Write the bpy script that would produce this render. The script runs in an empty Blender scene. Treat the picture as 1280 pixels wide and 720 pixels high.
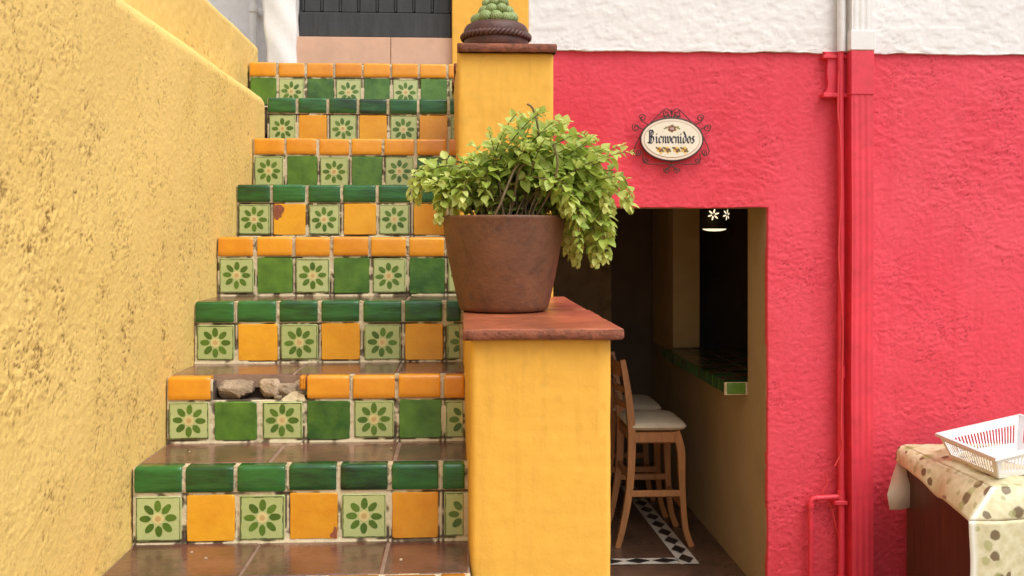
import bpy, math, random
import numpy as np
from mathutils import Vector, Matrix
random.seed(7)
rs = np.random.RandomState(11)
SC = bpy.context.scene
COL = SC.collection
E = 1.54            # eye height above the courtyard ground
F = 1250.0          # focal length in pixels of the 1280 px wide photograph
TH = math.radians(2.98)
R = math.radians

def PX(px, Y):      # x in the plane at depth Y seen in column px
    return Y * math.tan(TH + math.atan((px - 640) / F))
def dep(X, Y): return X * math.sin(TH) + Y * math.cos(TH)
def PZ(py, X, Y): return E - (py - 297) / F * dep(X, Y)

# ------------------------------------------------------------------ noise
def vnoise(x, y, seed=0):
    r = np.random.RandomState(seed)
    T = r.rand(257, 257)
    xi = np.floor(x).astype(int); yi = np.floor(y).astype(int)
    fx = x - xi; fy = y - yi
    fx = fx * fx * fx * (fx * (fx * 6 - 15) + 10); fy = fy * fy * fy * (fy * (fy * 6 - 15) + 10)
    a = T[xi % 257, yi % 257]; b = T[(xi + 1) % 257, yi % 257]
    c = T[xi % 257, (yi + 1) % 257]; d = T[(xi + 1) % 257, (yi + 1) % 257]
    return (a * (1 - fx) + b * fx) * (1 - fy) + (c * (1 - fx) + d * fx) * fy
def fbm(x, y, seed=0, octv=4, gain=0.5):
    s = 0; a = 1; t = 0
    for k in range(octv):
        ca, sa = math.cos(0.6 * k), math.sin(0.6 * k)
        X = (x * ca - y * sa) * 2 ** k; Y = (x * sa + y * ca) * 2 ** k
        s = s + a * vnoise(X + 13.7 * k, Y + 5.1 * k, seed + k); t += a; a *= gain
    return s / t
def sstep(a, b, x):
    t = np.clip((x - a) / (b - a), 0, 1); return t * t * (3 - 2 * t)

# ------------------------------------------------------------------ mesh builder
class MB:
    def __init__(s):
        s.v = []; s.f = []; s.m = []; s.sm = []; s.a = []; s.rnd = 0.5
    def add(s, vs, fs, mat=0, smooth=False, rnd=None):
        o = len(s.v); r = s.rnd if rnd is None else rnd
        s.v += [tuple(p) for p in vs]; s.a += [r] * len(vs)
        for f in fs:
            s.f.append(tuple(i + o for i in f)); s.m.append(mat); s.sm.append(smooth)
    def box(s, x0, x1, y0, y1, z0, z1, mat=0, bev=0.0, rnd=None):
        b = min(bev, (x1 - x0) / 2.1, (y1 - y0) / 2.1, (z1 - z0) / 2.1)
        if b <= 0:
            vs = [(x, y, z) for x in (x0, x1) for y in (y0, y1) for z in (z0, z1)]
            s.add(vs, [(0, 1, 3, 2), (4, 6, 7, 5), (0, 4, 5, 1), (2, 3, 7, 6), (0, 2, 6, 4), (1, 5, 7, 3)], mat, rnd=rnd); return
        # bevelled box: three vertices per corner
        vs = []; idx = {}
        X = (x0, x1); Y = (y0, y1); Z = (z0, z1)
        for i in (0, 1):
            for j in (0, 1):
                for k in (0, 1):
                    sx = b if i == 0 else -b; sy = b if j == 0 else -b; sz = b if k == 0 else -b
                    idx[i, j, k, 'x'] = len(vs); vs.append((X[i], Y[j] + sy, Z[k] + sz))
                    idx[i, j, k, 'y'] = len(vs); vs.append((X[i] + sx, Y[j], Z[k] + sz))
                    idx[i, j, k, 'z'] = len(vs); vs.append((X[i] + sx, Y[j] + sy, Z[k]))
        fs = []
        g = lambda i, j, k, a: idx[i, j, k, a]
        for i in (0, 1):
            q = [g(i, 0, 0, 'x'), g(i, 0, 1, 'x'), g(i, 1, 1, 'x'), g(i, 1, 0, 'x')]; fs.append(q if i == 0 else q[::-1])
            q = [g(0, i, 0, 'y'), g(1, i, 0, 'y'), g(1, i, 1, 'y'), g(0, i, 1, 'y')]; fs.append(q if i == 0 else q[::-1])
            q = [g(0, 0, i, 'z'), g(0, 1, i, 'z'), g(1, 1, i, 'z'), g(1, 0, i, 'z')]; fs.append(q if i == 0 else q[::-1])
        for a_ in (0, 1):
            for b_ in (0, 1):
                fs.append([g(a_, b_, 0, 'x'), g(a_, b_, 1, 'x'), g(a_, b_, 1, 'y'), g(a_, b_, 0, 'y')])
                fs.append([g(a_, 0, b_, 'x'), g(a_, 1, b_, 'x'), g(a_, 1, b_, 'z'), g(a_, 0, b_, 'z')])
                fs.append([g(0, a_, b_, 'y'), g(1, a_, b_, 'y'), g(1, a_, b_, 'z'), g(0, a_, b_, 'z')])
        for i in (0, 1):
            for j in (0, 1):
                for k in (0, 1): fs.append([g(i, j, k, 'x'), g(i, j, k, 'y'), g(i, j, k, 'z')])
        s.add(vs, fs, mat, rnd=rnd)
    def tube(s, pts, rad, n=10, mat=0, smooth=True, rnd=None, square=False, cap=True, flat=1.0, up=(0, 0, 1)):
        pts = [Vector(p) for p in pts]
        if not hasattr(rad, '__len__'): rad = [rad] * len(pts)
        vs = []; fs = []
        prev = None
        for i, p in enumerate(pts):
            t = (pts[min(i + 1, len(pts) - 1)] - pts[max(i - 1, 0)]).normalized()
            if prev is None:
                a = Vector(up) if abs(t.dot(Vector(up))) < 0.9 else Vector((1, 0, 0))
                u = t.cross(a).normalized()
            else:
                u = (prev - t * prev.dot(t)).normalized()
            prev = u; w = t.cross(u)
            for k in range(n):
                an = 2 * math.pi * (k + (0.5 if square else 0)) / n
                vs.append(p + (u * math.cos(an) + w * math.sin(an) * flat) * rad[i])
        for i in range(len(pts) - 1):
            for k in range(n):
                a = i * n + k; b = i * n + (k + 1) % n
                fs.append((a, b, b + n, a + n))
        s.add(vs, fs, mat, smooth and not square, rnd)
        if cap:
            s.add(vs[:n], [tuple(range(n))[::-1]], mat, False, rnd)
            s.add(vs[-n:], [tuple(range(n))], mat, False, rnd)
    def lathe(s, prof, c, n=48, mat=0, wob=None, rnd=None):
        vs = []; fs = []
        for r, z in prof:
            for k in range(n):
                a = 2 * math.pi * k / n
                rr = r * (1 + (wob(a, z) if wob else 0))
                vs.append((c[0] + rr * math.cos(a), c[1] + rr * math.sin(a), c[2] + z))
        for i in range(len(prof) - 1):
            for k in range(n):
                a = i * n + k; b = i * n + (k + 1) % n
                fs.append((a, b, b + n, a + n))
        s.add(vs, fs, mat, True, rnd)
    def grid(s, fn, nu, nv, mat=0, smooth=True, rnd=None):
        vs = [fn(i / nu, j / nv) for j in range(nv + 1) for i in range(nu + 1)]
        fs = [(j * (nu + 1) + i, j * (nu + 1) + i + 1, (j + 1) * (nu + 1) + i + 1, (j + 1) * (nu + 1) + i) for j in range(nv) for i in range(nu)]
        s.add(vs, fs, mat, smooth, rnd)
    def build(s, name, mats, parent=None):
        me = bpy.data.meshes.new(name)
        me.from_pydata(s.v, [], s.f)
        if not isinstance(mats, (list, tuple)): mats = [mats]
        for m in mats: me.materials.append(m)
        me.polygons.foreach_set('material_index', s.m)
        me.polygons.foreach_set('use_smooth', s.sm)
        at = me.attributes.new('rnd', 'FLOAT', 'POINT'); at.data.foreach_set('value', s.a)
        me.update()
        o = bpy.data.objects.new(name, me); COL.objects.link(o)
        if parent is not None: o.parent = parent
        return o

def place(o, parent):     # parent keeping world coordinates; parents sit unrotated at a base point
    o.parent = parent
    o.matrix_parent_inverse = Matrix.Translation(-parent.location)
    return o
def tag(o, label=None, cat=None, group=None, kind=None):
    if label: o['label'] = label
    if cat: o['category'] = cat
    if group: o['group'] = group
    if kind: o['kind'] = kind
    return o
def thing(name, loc, label, cat, group=None):
    o = bpy.data.objects.new(name, None); COL.objects.link(o); o.location = loc; o.empty_display_size = 0.1
    return tag(o, label, cat, group)
def npmesh(name, V, Fq, mats, attrs=None, smooth=True):
    me = bpy.data.meshes.new(name)
    me.vertices.add(len(V)); me.vertices.foreach_set('co', V.astype(np.float32).ravel())
    nf = len(Fq); k = Fq.shape[1]
    me.loops.add(nf * k); me.loops.foreach_set('vertex_index', Fq.astype(np.int32).ravel())
    me.polygons.add(nf); me.polygons.foreach_set('loop_start', np.arange(0, nf * k, k, dtype=np.int32))
    me.polygons.foreach_set('loop_total', np.full(nf, k, dtype=np.int32))
    me.polygons.foreach_set('use_smooth', np.full(nf, smooth))
    if not isinstance(mats, (list, tuple)): mats = [mats]
    for m in mats: me.materials.append(m)
    for an, av in (attrs or {}).items():
        at = me.attributes.new(an, 'FLOAT', 'POINT'); at.data.foreach_set('value', av.astype(np.float32).ravel())
    me.update(calc_edges=True); me.validate()
    o = bpy.data.objects.new(name, me); COL.objects.link(o)
    return o

def relief(name, origin, eu, ev, nrm, U, V, cell, hfn, mat, hole=None, skirt=0.03, warp=None):
    """real relief: plane origin + u*eu + v*ev pushed along nrm by hfn(u,v); hfn returns (height, dirt)"""
    nu = int(U / cell); nv = int(V / cell)
    u = np.linspace(0, U, nu + 1); v = np.linspace(0, V, nv + 1)
    uu, vv = np.meshgrid(u, v)
    h, dirt = hfn(uu, vv)
    su, sv = warp(uu, vv) if warp else (0 * uu, 0 * vv)
    O = np.array(origin); eu = np.array(eu, float); ev = np.array(ev, float); nn = np.array(nrm, float)
    P = O + (uu + su)[..., None] * eu + (vv + sv)[..., None] * ev + h[..., None] * nn
    idx = np.arange((nu + 1) * (nv + 1)).reshape(nv + 1, nu + 1)
    keep = np.ones((nv, nu), bool)
    if hole is not None:
        uc = (uu[:-1, :-1] + uu[1:, 1:]) / 2; vc = (vv[:-1, :-1] + vv[1:, 1:]) / 2
        keep = ~hole(uc, vc)
    q = np.stack([idx[:-1, :-1], idx[:-1, 1:], idx[1:, 1:], idx[1:, :-1]], -1)[keep]
    Vt = P.reshape(-1, 3); D = dirt.reshape(-1)
    # skirt: boundary edges extruded backwards
    k = np.pad(keep, 1)
    es = []
    c = k[1:-1, 1:-1]
    for (dy, dx, a, b) in ((-1, 0, (0, 0), (0, 1)), (1, 0, (1, 1), (1, 0)), (0, -1, (1, 0), (0, 0)), (0, 1, (0, 1), (1, 1))):
        nb = k[1 + dy:k.shape[0] - 1 + dy, 1 + dx:k.shape[1] - 1 + dx]
        jj, ii = np.where(c & ~nb)
        es.append(np.stack([idx[jj + a[0], ii + a[1]], idx[jj + b[0], ii + b[1]]], -1))
    es = np.concatenate(es)
    if skirt > 0 and len(es):
        uq, inv = np.unique(es, return_inverse=True); inv = inv.reshape(es.shape)
        ext = Vt[uq] - nn * skirt
        base = len(Vt)
        Vt = np.concatenate([Vt, ext]); D = np.concatenate([D, D[uq]])
        sq = np.stack([es[:, 1], es[:, 0], base + inv[:, 0], base + inv[:, 1]], -1)
        q = np.concatenate([q, sq])
    fl = np.cross(eu, ev).dot(nn) < 0
    if fl: q = q[:, ::-1]
    used, inv = np.unique(q, return_inverse=True)
    return npmesh(name, Vt[used], inv.reshape(q.shape), mat, {'dirt': D[used]})

# ------------------------------------------------------------------ materials
def nodes(name):
    m = bpy.data.materials.new(name); m.use_nodes = True
    nt = m.node_tree; b = nt.nodes['Principled BSDF']
    return m, nt, b
def N(nt, t, **kw):
    n = nt.nodes.new(t)
    for k, v in kw.items():
        if k in n.inputs: n.inputs[k].default_value = v
        else: setattr(n, k, v)
    return n
def L(nt, a, b): nt.links.new(a, b)
def mixc(nt, fac, a, b, mode='MIX'):
    n = nt.nodes.new('ShaderNodeMix'); n.data_type = 'RGBA'; n.blend_type = mode
    for i, x in ((0, fac), (6, a), (7, b)):
        if isinstance(x, (int, float)): n.inputs[i].default_value = x
        elif isinstance(x, (tuple, list)): n.inputs[i].default_value = (*x, 1) if len(x) == 3 else x
        else: L(nt, x, n.inputs[i])
    return n.outputs[2]
def ramp(nt, x, stops):
    n = nt.nodes.new('ShaderNodeValToRGB'); L(nt, x, n.inputs[0])
    cr = n.color_ramp
    while len(cr.elements) > 1: cr.elements.remove(cr.elements[0])
    for i, (p, c) in enumerate(stops):
        e = cr.elements[0] if i == 0 else cr.elements.new(p)
        e.position = p; e.color = (c, c, c, 1) if isinstance(c, (int, float)) else (*c, 1)
    return n.outputs[0]
def mth(nt, op, a, b=None):
    n = nt.nodes.new('ShaderNodeMath'); n.operation = op
    for i, x in ((0, a), (1, b)):
        if x is None: continue
        if isinstance(x, (int, float)): n.inputs[i].default_value = x
        else: L(nt, x, n.inputs[i])
    return n.outputs[0]
def attr(nt, nm): 
    n = nt.nodes.new('ShaderNodeAttribute'); n.attribute_name = nm; return n.outputs['Fac']
def noise(nt, scale, detail=4, rough=0.55, vec=None, dist=0.0, stretch=None):
    n = N(nt, 'ShaderNodeTexNoise', Scale=scale, Detail=detail, Roughness=rough, Distortion=dist)
    tc = nt.nodes.new('ShaderNodeTexCoord'); src = tc.outputs['Object']
    if stretch:
        mp = nt.nodes.new('ShaderNodeMapping'); mp.inputs['Scale'].default_value = stretch; L(nt, src, mp.inputs[0]); src = mp.outputs[0]
    L(nt, src, n.inputs['Vector'])
    return n.outputs['Fac']
def bump(nt, b, h, dist, strength=1.0):
    n = N(nt, 'ShaderNodeBump', Strength=strength, Distance=dist); L(nt, h, n.inputs['Height']); L(nt, n.outputs[0], b.inputs['Normal'])

def generic(name, col, rough=0.6, var=0.12, vscale=8, dark=None, darkf=0.3, bscale=60, bd=0.001, rvar=0.0, metal=0.0, coat=0.0, rndv=0.0, spec=0.5, stretch=None):
    m, nt, b = nodes(name)
    nz = noise(nt, vscale, 5, stretch=stretch)
    lo = tuple(c * (1 - var) for c in col); hi = tuple(min(1, c * (1 + var)) for c in col)
    c = mixc(nt, ramp(nt, nz, [(0.3, 0.0), (0.7, 1.0)]), lo, hi)
    if dark:
        n2 = noise(nt, vscale * 2.7, 6, 0.7, stretch=stretch)
        c = mixc(nt, mth(nt, 'MULTIPLY', ramp(nt, n2, [(0.5, 0.0), (0.72, 1.0)]), darkf), c, dark)
    if rndv:
        r = attr(nt, 'rnd')
        k = mth(nt, 'ADD', mth(nt, 'MULTIPLY', r, 2 * rndv), 1 - rndv)
        cc = nt.nodes.new('ShaderNodeCombineColor')
        for i in range(3): L(nt, k, cc.inputs[i])
        c = mixc(nt, 1.0, c, cc.outputs[0], 'MULTIPLY')
    L(nt, c, b.inputs['Base Color'])
    b.inputs['Roughness'].default_value = rough; b.inputs['Metallic'].default_value = metal
    b.inputs['Coat Weight'].default_value = coat; b.inputs['Specular IOR Level'].default_value = spec
    if rvar: 
        L(nt, mth(nt, 'ADD', mth(nt, 'MULTIPLY', noise(nt, vscale * 1.7), rvar * 2), rough - rvar), b.inputs['Roughness'])
    if bd: bump(nt, b, noise(nt, bscale, 5, 0.6), bd)
    return m

def stucco_mat(name, col, hi, dirtc, dirtf=0.6, rough=0.75, bd=0.0015, bscale=170, blotch=None, base=None, streak=None):
    m, nt, b = nodes(name)
    c = mixc(nt, ramp(nt, noise(nt, 2.2, 6, 0.6), [(0.3, 0.0), (0.7, 1.0)]), col, hi)
    c = mixc(nt, mth(nt, 'MULTIPLY', ramp(nt, noise(nt, 40, 4, 0.6), [(0.45, 0.0), (0.75, 1.0)]), 0.25), c, tuple(x * 0.8 for x in col))
    if blotch: c = mixc(nt, mth(nt, 'MULTIPLY', ramp(nt, noise(nt, 1.1, 7, 0.65), [(0.5, 0.0), (0.68, 1.0)]), blotch[1]), c, blotch[0])
    c = mixc(nt, mth(nt, 'MULTIPLY', attr(nt, 'dirt'), dirtf), c, dirtc)
    if streak: c = mixc(nt, mth(nt, 'MULTIPLY', ramp(nt, noise(nt, 9, 6, 0.68, stretch=(2.2, 2.2, 0.22)), [(0.52, 0.0), (0.72, 1.0)]), streak[1]), c, streak[0])
    if base is not None:       # darker towards the foot of the wall, with a noisy upper edge
        g = nt.nodes.new('ShaderNodeNewGeometry'); sp = nt.nodes.new('ShaderNodeSeparateXYZ'); L(nt, g.outputs['Position'], sp.inputs[0])
        hz = mth(nt, 'ADD', sp.outputs[2], mth(nt, 'MULTIPLY', noise(nt, 3.5, 6, 0.7), 0.7))
        c = mixc(nt, mth(nt, 'MULTIPLY', ramp(nt, hz, [(0.35, 1.0), (0.8, 0.0)]), base[1]), c, base[0])
    L(nt, c, b.inputs['Base Color']); b.inputs['Roughness'].default_value = rough
    b.inputs['Specular IOR Level'].default_value = 0.3
    bump(nt, b, noise(nt, bscale, 5, 0.65), bd)
    return m

def glaze(name, col, dark, rough=0.16, streak=(1, 1, 1), var=0.5, edge=None):
    """hand-painted glaze pooling unevenly over a clay tile"""
    m, nt, b = nodes(name)
    r = attr(nt, 'rnd')
    tc = nt.nodes.new('ShaderNodeTexCoord'); mp = nt.nodes.new('ShaderNodeMapping'); mp.inputs['Scale'].default_value = streak
    L(nt, tc.outputs['Object'], mp.inputs[0])
    ad = nt.nodes.new('ShaderNodeVectorMath'); ad.operation = 'ADD'; L(nt, mp.outputs[0], ad.inputs[0])
    cx = nt.nodes.new('ShaderNodeCombineXYZ'); L(nt, mth(nt, 'MULTIPLY', r, 31.0), cx.inputs[0]); L(nt, mth(nt, 'MULTIPLY', r, 17.0), cx.inputs[1]); L(nt, cx.outputs[0], ad.inputs[1])
    n1 = N(nt, 'ShaderNodeTexNoise', Scale=16.0, Detail=6.0, Roughness=0.62); L(nt, ad.outputs[0], n1.inputs['Vector'])
    n2 = N(nt, 'ShaderNodeTexNoise', Scale=300.0, Detail=3.0, Roughness=0.6); L(nt, ad.outputs[0], n2.inputs['Vector'])
    f = mth(nt, 'ADD', mth(nt, 'MULTIPLY', ramp(nt, n1.outputs['Fac'], [(0.3, 0.0), (0.72, 1.0)]), var), mth(nt, 'MULTIPLY', mth(nt, 'SUBTRACT', r, 0.5), 0.7))
    f = mth(nt, 'ADD', f, mth(nt, 'MULTIPLY', mth(nt, 'SUBTRACT', n2.outputs['Fac'], 0.5), 0.25))
    n_ = nt.nodes.new('ShaderNodeClamp'); L(nt, f, n_.inputs[0])
    c = mixc(nt, n_.outputs[0], col, dark)
    L(nt, c, b.inputs['Base Color'])
    L(nt, mth(nt, 'ADD', mth(nt, 'MULTIPLY', n1.outputs['Fac'], 0.25), rough - 0.08), b.inputs['Roughness'])
    b.inputs['Coat Weight'].default_value = 0.25; b.inputs['Coat Roughness'].default_value = 0.12
    bump(nt, b, mth(nt, 'ADD', n1.outputs['Fac'], mth(nt, 'MULTIPLY', n2.outputs['Fac'], 0.05)), 0.0025)
    return m

def emis(name, col, st):
    m, nt, b = nodes(name)
    b.inputs['Base Color'].default_value = (*col, 1); b.inputs['Emission Color'].default_value = (*col, 1); b.inputs['Emission Strength'].default_value = st
    return m

YEL = (0.84, 0.50, 0.105)
M = {}
M['stucco_yellow'] = stucco_mat('yellow_stucco', (0.85, 0.60, 0.185), (0.88, 0.645, 0.225), (0.27, 0.15, 0.045), 1.0, blotch=((0.83, 0.555, 0.15), 0.6), bd=0.0017)
M['stucco_yellow_in'] = stucco_mat('yellow_stucco_deep', (0.76, 0.44, 0.08), (0.80, 0.49, 0.11), (0.3, 0.17, 0.05), 0.6, bd=0.0010)
M['paint_yellow'] = stucco_mat('yellow_wall_paint', (0.84, 0.44, 0.055), (0.86, 0.49, 0.08), (0.45, 0.24, 0.05), 0.45, rough=0.55, bd=0.0006, bscale=120, streak=((0.58, 0.28, 0.045), 0.4), blotch=((0.80, 0.40, 0.05), 0.5))
M['stucco_red'] = stucco_mat('red_stucco', (0.735, 0.056, 0.088), (0.775, 0.088, 0.122), (0.30, 0.015, 0.025), 0.7, rough=0.6, bd=0.0016, bscale=150, blotch=((0.66, 0.034, 0.055), 0.75), streak=((0.62, 0.030, 0.045), 0.35), base=((0.50, 0.04, 0.03), 0.35))
M['stucco_white'] = stucco_mat('white_stucco', (0.80, 0.79, 0.76), (0.83, 0.82, 0.80), (0.45, 0.43, 0.40), 0.5, bd=0.0012, bscale=150)
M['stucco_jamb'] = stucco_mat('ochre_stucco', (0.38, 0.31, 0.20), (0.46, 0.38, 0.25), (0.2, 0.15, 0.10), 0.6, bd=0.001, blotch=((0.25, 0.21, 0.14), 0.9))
M['pillar_paint'] = generic('mustard_paint', (0.50, 0.38, 0.18), 0.7, 0.1, 5, (0.45, 0.30, 0.1), 0.4, 60, 0.0008)
M['red_pipe'] = generic('red_pipe_paint', (0.73, 0.042, 0.070), 0.5, 0.10, 7, (0.42, 0.03, 0.035), 0.45, 90, 0.0006)
M['white_pipe'] = generic('white_pipe_paint', (0.80, 0.79, 0.76), 0.4, 0.04, 12, (0.5, 0.48, 0.44), 0.25, 90, 0.0004)
M['grout'] = generic('sandy_grout', (0.60, 0.49, 0.31), 0.85, 0.2, 30, (0.20, 0.15, 0.09), 0.75, 160, 0.003)
M['grout_dark'] = generic('brown_mortar', (0.10, 0.065, 0.045), 0.95, 0.3, 30, (0.03, 0.02, 0.015), 0.7, 120, 0.004)
M['g_green'] = glaze('green_glaze', (0.115, 0.255, 0.032), (0.020, 0.090, 0.014), 0.18, var=0.85)
M['g_dark'] = glaze('dark_green_glaze', (0.026, 0.155, 0.030), (0.005, 0.028, 0.009), 0.18, streak=(0.5, 1, 2.6), var=0.95)
M['g_orange'] = glaze('orange_glaze', (0.82, 0.40, 0.026), (0.66, 0.255, 0.013), 0.17, var=0.75)
M['g_trim'] = glaze('orange_trim_glaze', (0.80, 0.335, 0.022), (0.62, 0.20, 0.012), 0.17, var=0.7)
M['g_cream'] = glaze('pale_green_glaze', (0.47, 0.53, 0.23), (0.37, 0.45, 0.16), 0.22, var=0.6)
M['petal'] = glaze('painted_leaf_green', (0.10, 0.20, 0.024), (0.035, 0.095, 0.012), 0.2, var=0.7)
M['centre'] = glaze('painted_cream', (0.66, 0.58, 0.26), (0.58, 0.50, 0.20), 0.22, var=0.5)
M['dot'] = glaze('painted_ochre', (0.56, 0.38, 0.16), (0.46, 0.29, 0.10), 0.25, var=0.5)
M['line'] = glaze('painted_dark_line', (0.05, 0.10, 0.02), (0.03, 0.05, 0.012), 0.3, var=0.7)
M['clay'] = generic('broken_clay', (0.30, 0.095, 0.045), 0.9, 0.25, 60, (0.12, 0.04, 0.02), 0.6, 200, 0.002)
M['stone'] = generic('rubble_stone', (0.36, 0.27, 0.18), 0.9, 0.25, 25, (0.12, 0.09, 0.06), 0.6, 90, 0.006, rndv=0.25)
M['tread_grout'] = generic('pinkish_joint', (0.27, 0.175, 0.12), 0.8, 0.25, 20, (0.14, 0.09, 0.06), 0.6, 120, 0.002)
M['tread'] = generic('sealed_terracotta', (0.150, 0.066, 0.046), 0.17, 0.42, 7, (0.055, 0.036, 0.026), 0.8, 60, 0.0012, rvar=0.14, rndv=0.28, coat=0.15)
M['cap'] = generic('terracotta_cap', (0.37, 0.105, 0.050), 0.33, 0.35, 9, (0.12, 0.045, 0.026), 0.75, 90, 0.0012, rvar=0.12, rndv=0.1)
M['cap_edge'] = generic('terracotta_raw_edge', (0.26, 0.085, 0.045), 0.8, 0.35, 30, (0.07, 0.03, 0.02), 0.8, 140, 0.004)
M['threshold'] = generic('beige_pink_tile', (0.66, 0.41, 0.28), 0.3, 0.08, 12, (0.5, 0.31, 0.20), 0.3, 60, 0.0004)
M['pot'] = generic('brown_clay_pot', (0.165, 0.066, 0.030), 0.55, 0.22, 11, (0.075, 0.034, 0.022), 0.85, 80, 0.0020, rvar=0.1)
M['soil'] = generic('potting_soil', (0.03, 0.02, 0.014), 0.95, 0.4, 60, None, 0, 120, 0.006)
M['door'] = generic('dark_painted_wood', (0.034, 0.036, 0.038), 0.5, 0.25, 6, (0.012, 0.012, 0.012), 0.5, 60, 0.001, stretch=(6, 6, 0.6))
M['wood'] = generic('honey_wood', (0.38, 0.175, 0.06), 0.35, 0.2, 12, (0.22, 0.08, 0.03), 0.5, 60, 0.0006, stretch=(4, 4, 0.7))
M['darkwood'] = generic('dark_brown_wood', (0.085, 0.036, 0.020), 0.42, 0.3, 6, (0.02, 0.008, 0.006), 0.6, 60, 0.0006, stretch=(6, 6, 0.5))
M['cushion'] = generic('cream_cushion', (0.68, 0.61, 0.46), 0.85, 0.06, 20, (0.55, 0.48, 0.38), 0.3, 300, 0.0006)
M['iron'] = generic('wrought_iron', (0.055, 0.025, 0.018), 0.6, 0.3, 40, (0.16, 0.06, 0.03), 0.5, 150, 0.001)
M['enamel'] = generic('ivory_enamel', (0.80, 0.74, 0.58), 0.3, 0.05, 20, (0.66, 0.56, 0.38), 0.4, 60, 0.0003)
M['enamel_rim'] = generic('ivory_rim', (0.78, 0.66, 0.52), 0.3, 0.06, 20, None, 0, 60, 0.0003)
M['ink'] = generic('black_lettering', (0.025, 0.025, 0.04), 0.4, 0.1, 20, bd=0)
M['brownpaint'] = generic('brown_decor_paint', (0.22, 0.09, 0.03), 0.4, 0.3, 60, bd=0)
M['yellowpaint'] = generic('yellow_decor_paint', (0.75, 0.48, 0.07), 0.4, 0.2, 60, bd=0)
M['greenpaint'] = generic('green_decor_paint', (0.20, 0.20, 0.06), 0.4, 0.3, 60, bd=0)
M['mauvepaint'] = generic('mauve_decor_paint', (0.42, 0.30, 0.36), 0.4, 0.2, 60, bd=0)
M['plastic'] = generic('white_plastic', (0.84, 0.84, 0.85), 0.3, 0.02, 10, bd=0)
M['floor'] = generic('dark_passage_floor', (0.115, 0.065, 0.042), 0.3, 0.4, 5, (0.04, 0.025, 0.018), 0.6, 40, 0.0008, rvar=0.12)
M['tile_white'] = generic('white_floor_tile', (0.66, 0.63, 0.56), 0.3, 0.1, 20, (0.4, 0.36, 0.3), 0.4, 60, 0.0004)
M['tile_black'] = generic('black_floor_tile', (0.018, 0.017, 0.017), 0.3, 0.2, 20, bd=0)
M['ground'] = generic('courtyard_paving', (0.24, 0.15, 0.11), 0.75, 0.25, 2.5, (0.12, 0.08, 0.06), 0.5, 30, 0.003)
M['room'] = generic('dim_brown_wall', (0.40, 0.29, 0.16), 0.8, 0.2, 4, (0.07, 0.045, 0.03), 0.5, 60, 0.001)
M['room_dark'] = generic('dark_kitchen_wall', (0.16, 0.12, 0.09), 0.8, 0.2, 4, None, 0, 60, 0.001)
M['tin'] = generic('black_punched_tin', (0.02, 0.02, 0.02), 0.5, 0.2, 20, bd=0)
M['lamp_light'] = emis('lamp_light', (1.0, 0.86, 0.58), 0.9)
M['cable'] = generic('red_painted_cable', (0.70, 0.055, 0.06), 0.5, 0.1, 20, bd=0)

# ------------------------------------------------------------------ world, sun, camera
w = bpy.data.worlds.new('World'); SC.world = w; w.use_nodes = True
nt = w.node_tree; bg = nt.nodes['Background']
sky = nt.nodes.new('ShaderNodeTexSky'); sky.sky_type = 'NISHITA'; sky.sun_disc = False
sky.sun_elevation = R(58); sky.sun_rotation = R(138); sky.air_density = 1.0; sky.dust_density = 4.0; sky.ozone_density = 1.0
hs = nt.nodes.new('ShaderNodeHueSaturation'); hs.inputs['Saturation'].default_value = 0.18      # an overcast sky: the same light, without the blue
L(nt, sky.outputs[0], hs.inputs['Color']); L(nt, hs.outputs[0], bg.inputs[0]); bg.inputs[1].default_value = 0.15
sun = bpy.data.lights.new('sun', 'SUN'); sun.energy = 1.1; sun.angle = R(50); sun.color = (1.0, 0.96, 0.90)
so = bpy.data.objects.new('sun', sun); COL.objects.link(so)
az = R(138); el = R(58)       # veiled sun high behind the camera to the right: direction towards the sun
sd = Vector((math.sin(az) * math.cos(el), math.cos(az) * math.cos(el), math.sin(el)))
so.rotation_euler = sd.to_track_quat('Z', 'Y').to_euler()
so.location = sd * 10
cam = bpy.data.cameras.new('camera'); co = bpy.data.objects.new('camera', cam); COL.objects.link(co)
co.location = (0, 0, E); co.rotation_euler = (R(90), 0, -TH)
cam.sensor_width = 36; cam.lens = F / 1280 * 36; cam.shift_y = -63 / 1280; cam.clip_start = 0.02; cam.clip_end = 500
SC.camera = co
SC.view_settings.view_transform = 'Standard'; SC.view_settings.look = 'None'; SC.view_settings.gamma = 1; SC.view_settings.use_curve_mapping = False
SC.view_settings.exposure = 0.48
SC.cycles.max_bounces = 10; SC.cycles.diffuse_bounces = 6; SC.cycles.use_denoising = True
try: SC.cycles.denoiser = 'OPENIMAGEDENOISE'
except Exception: pass

# ------------------------------------------------------------------ ground
g = MB(); g.add([(-40, -40, 0), (40, -40, 0), (40, 40, 0), (-40, 40, 0)], [(0, 1, 2, 3)])
tag(g.build('ground', M['ground']), kind='structure')

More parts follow.
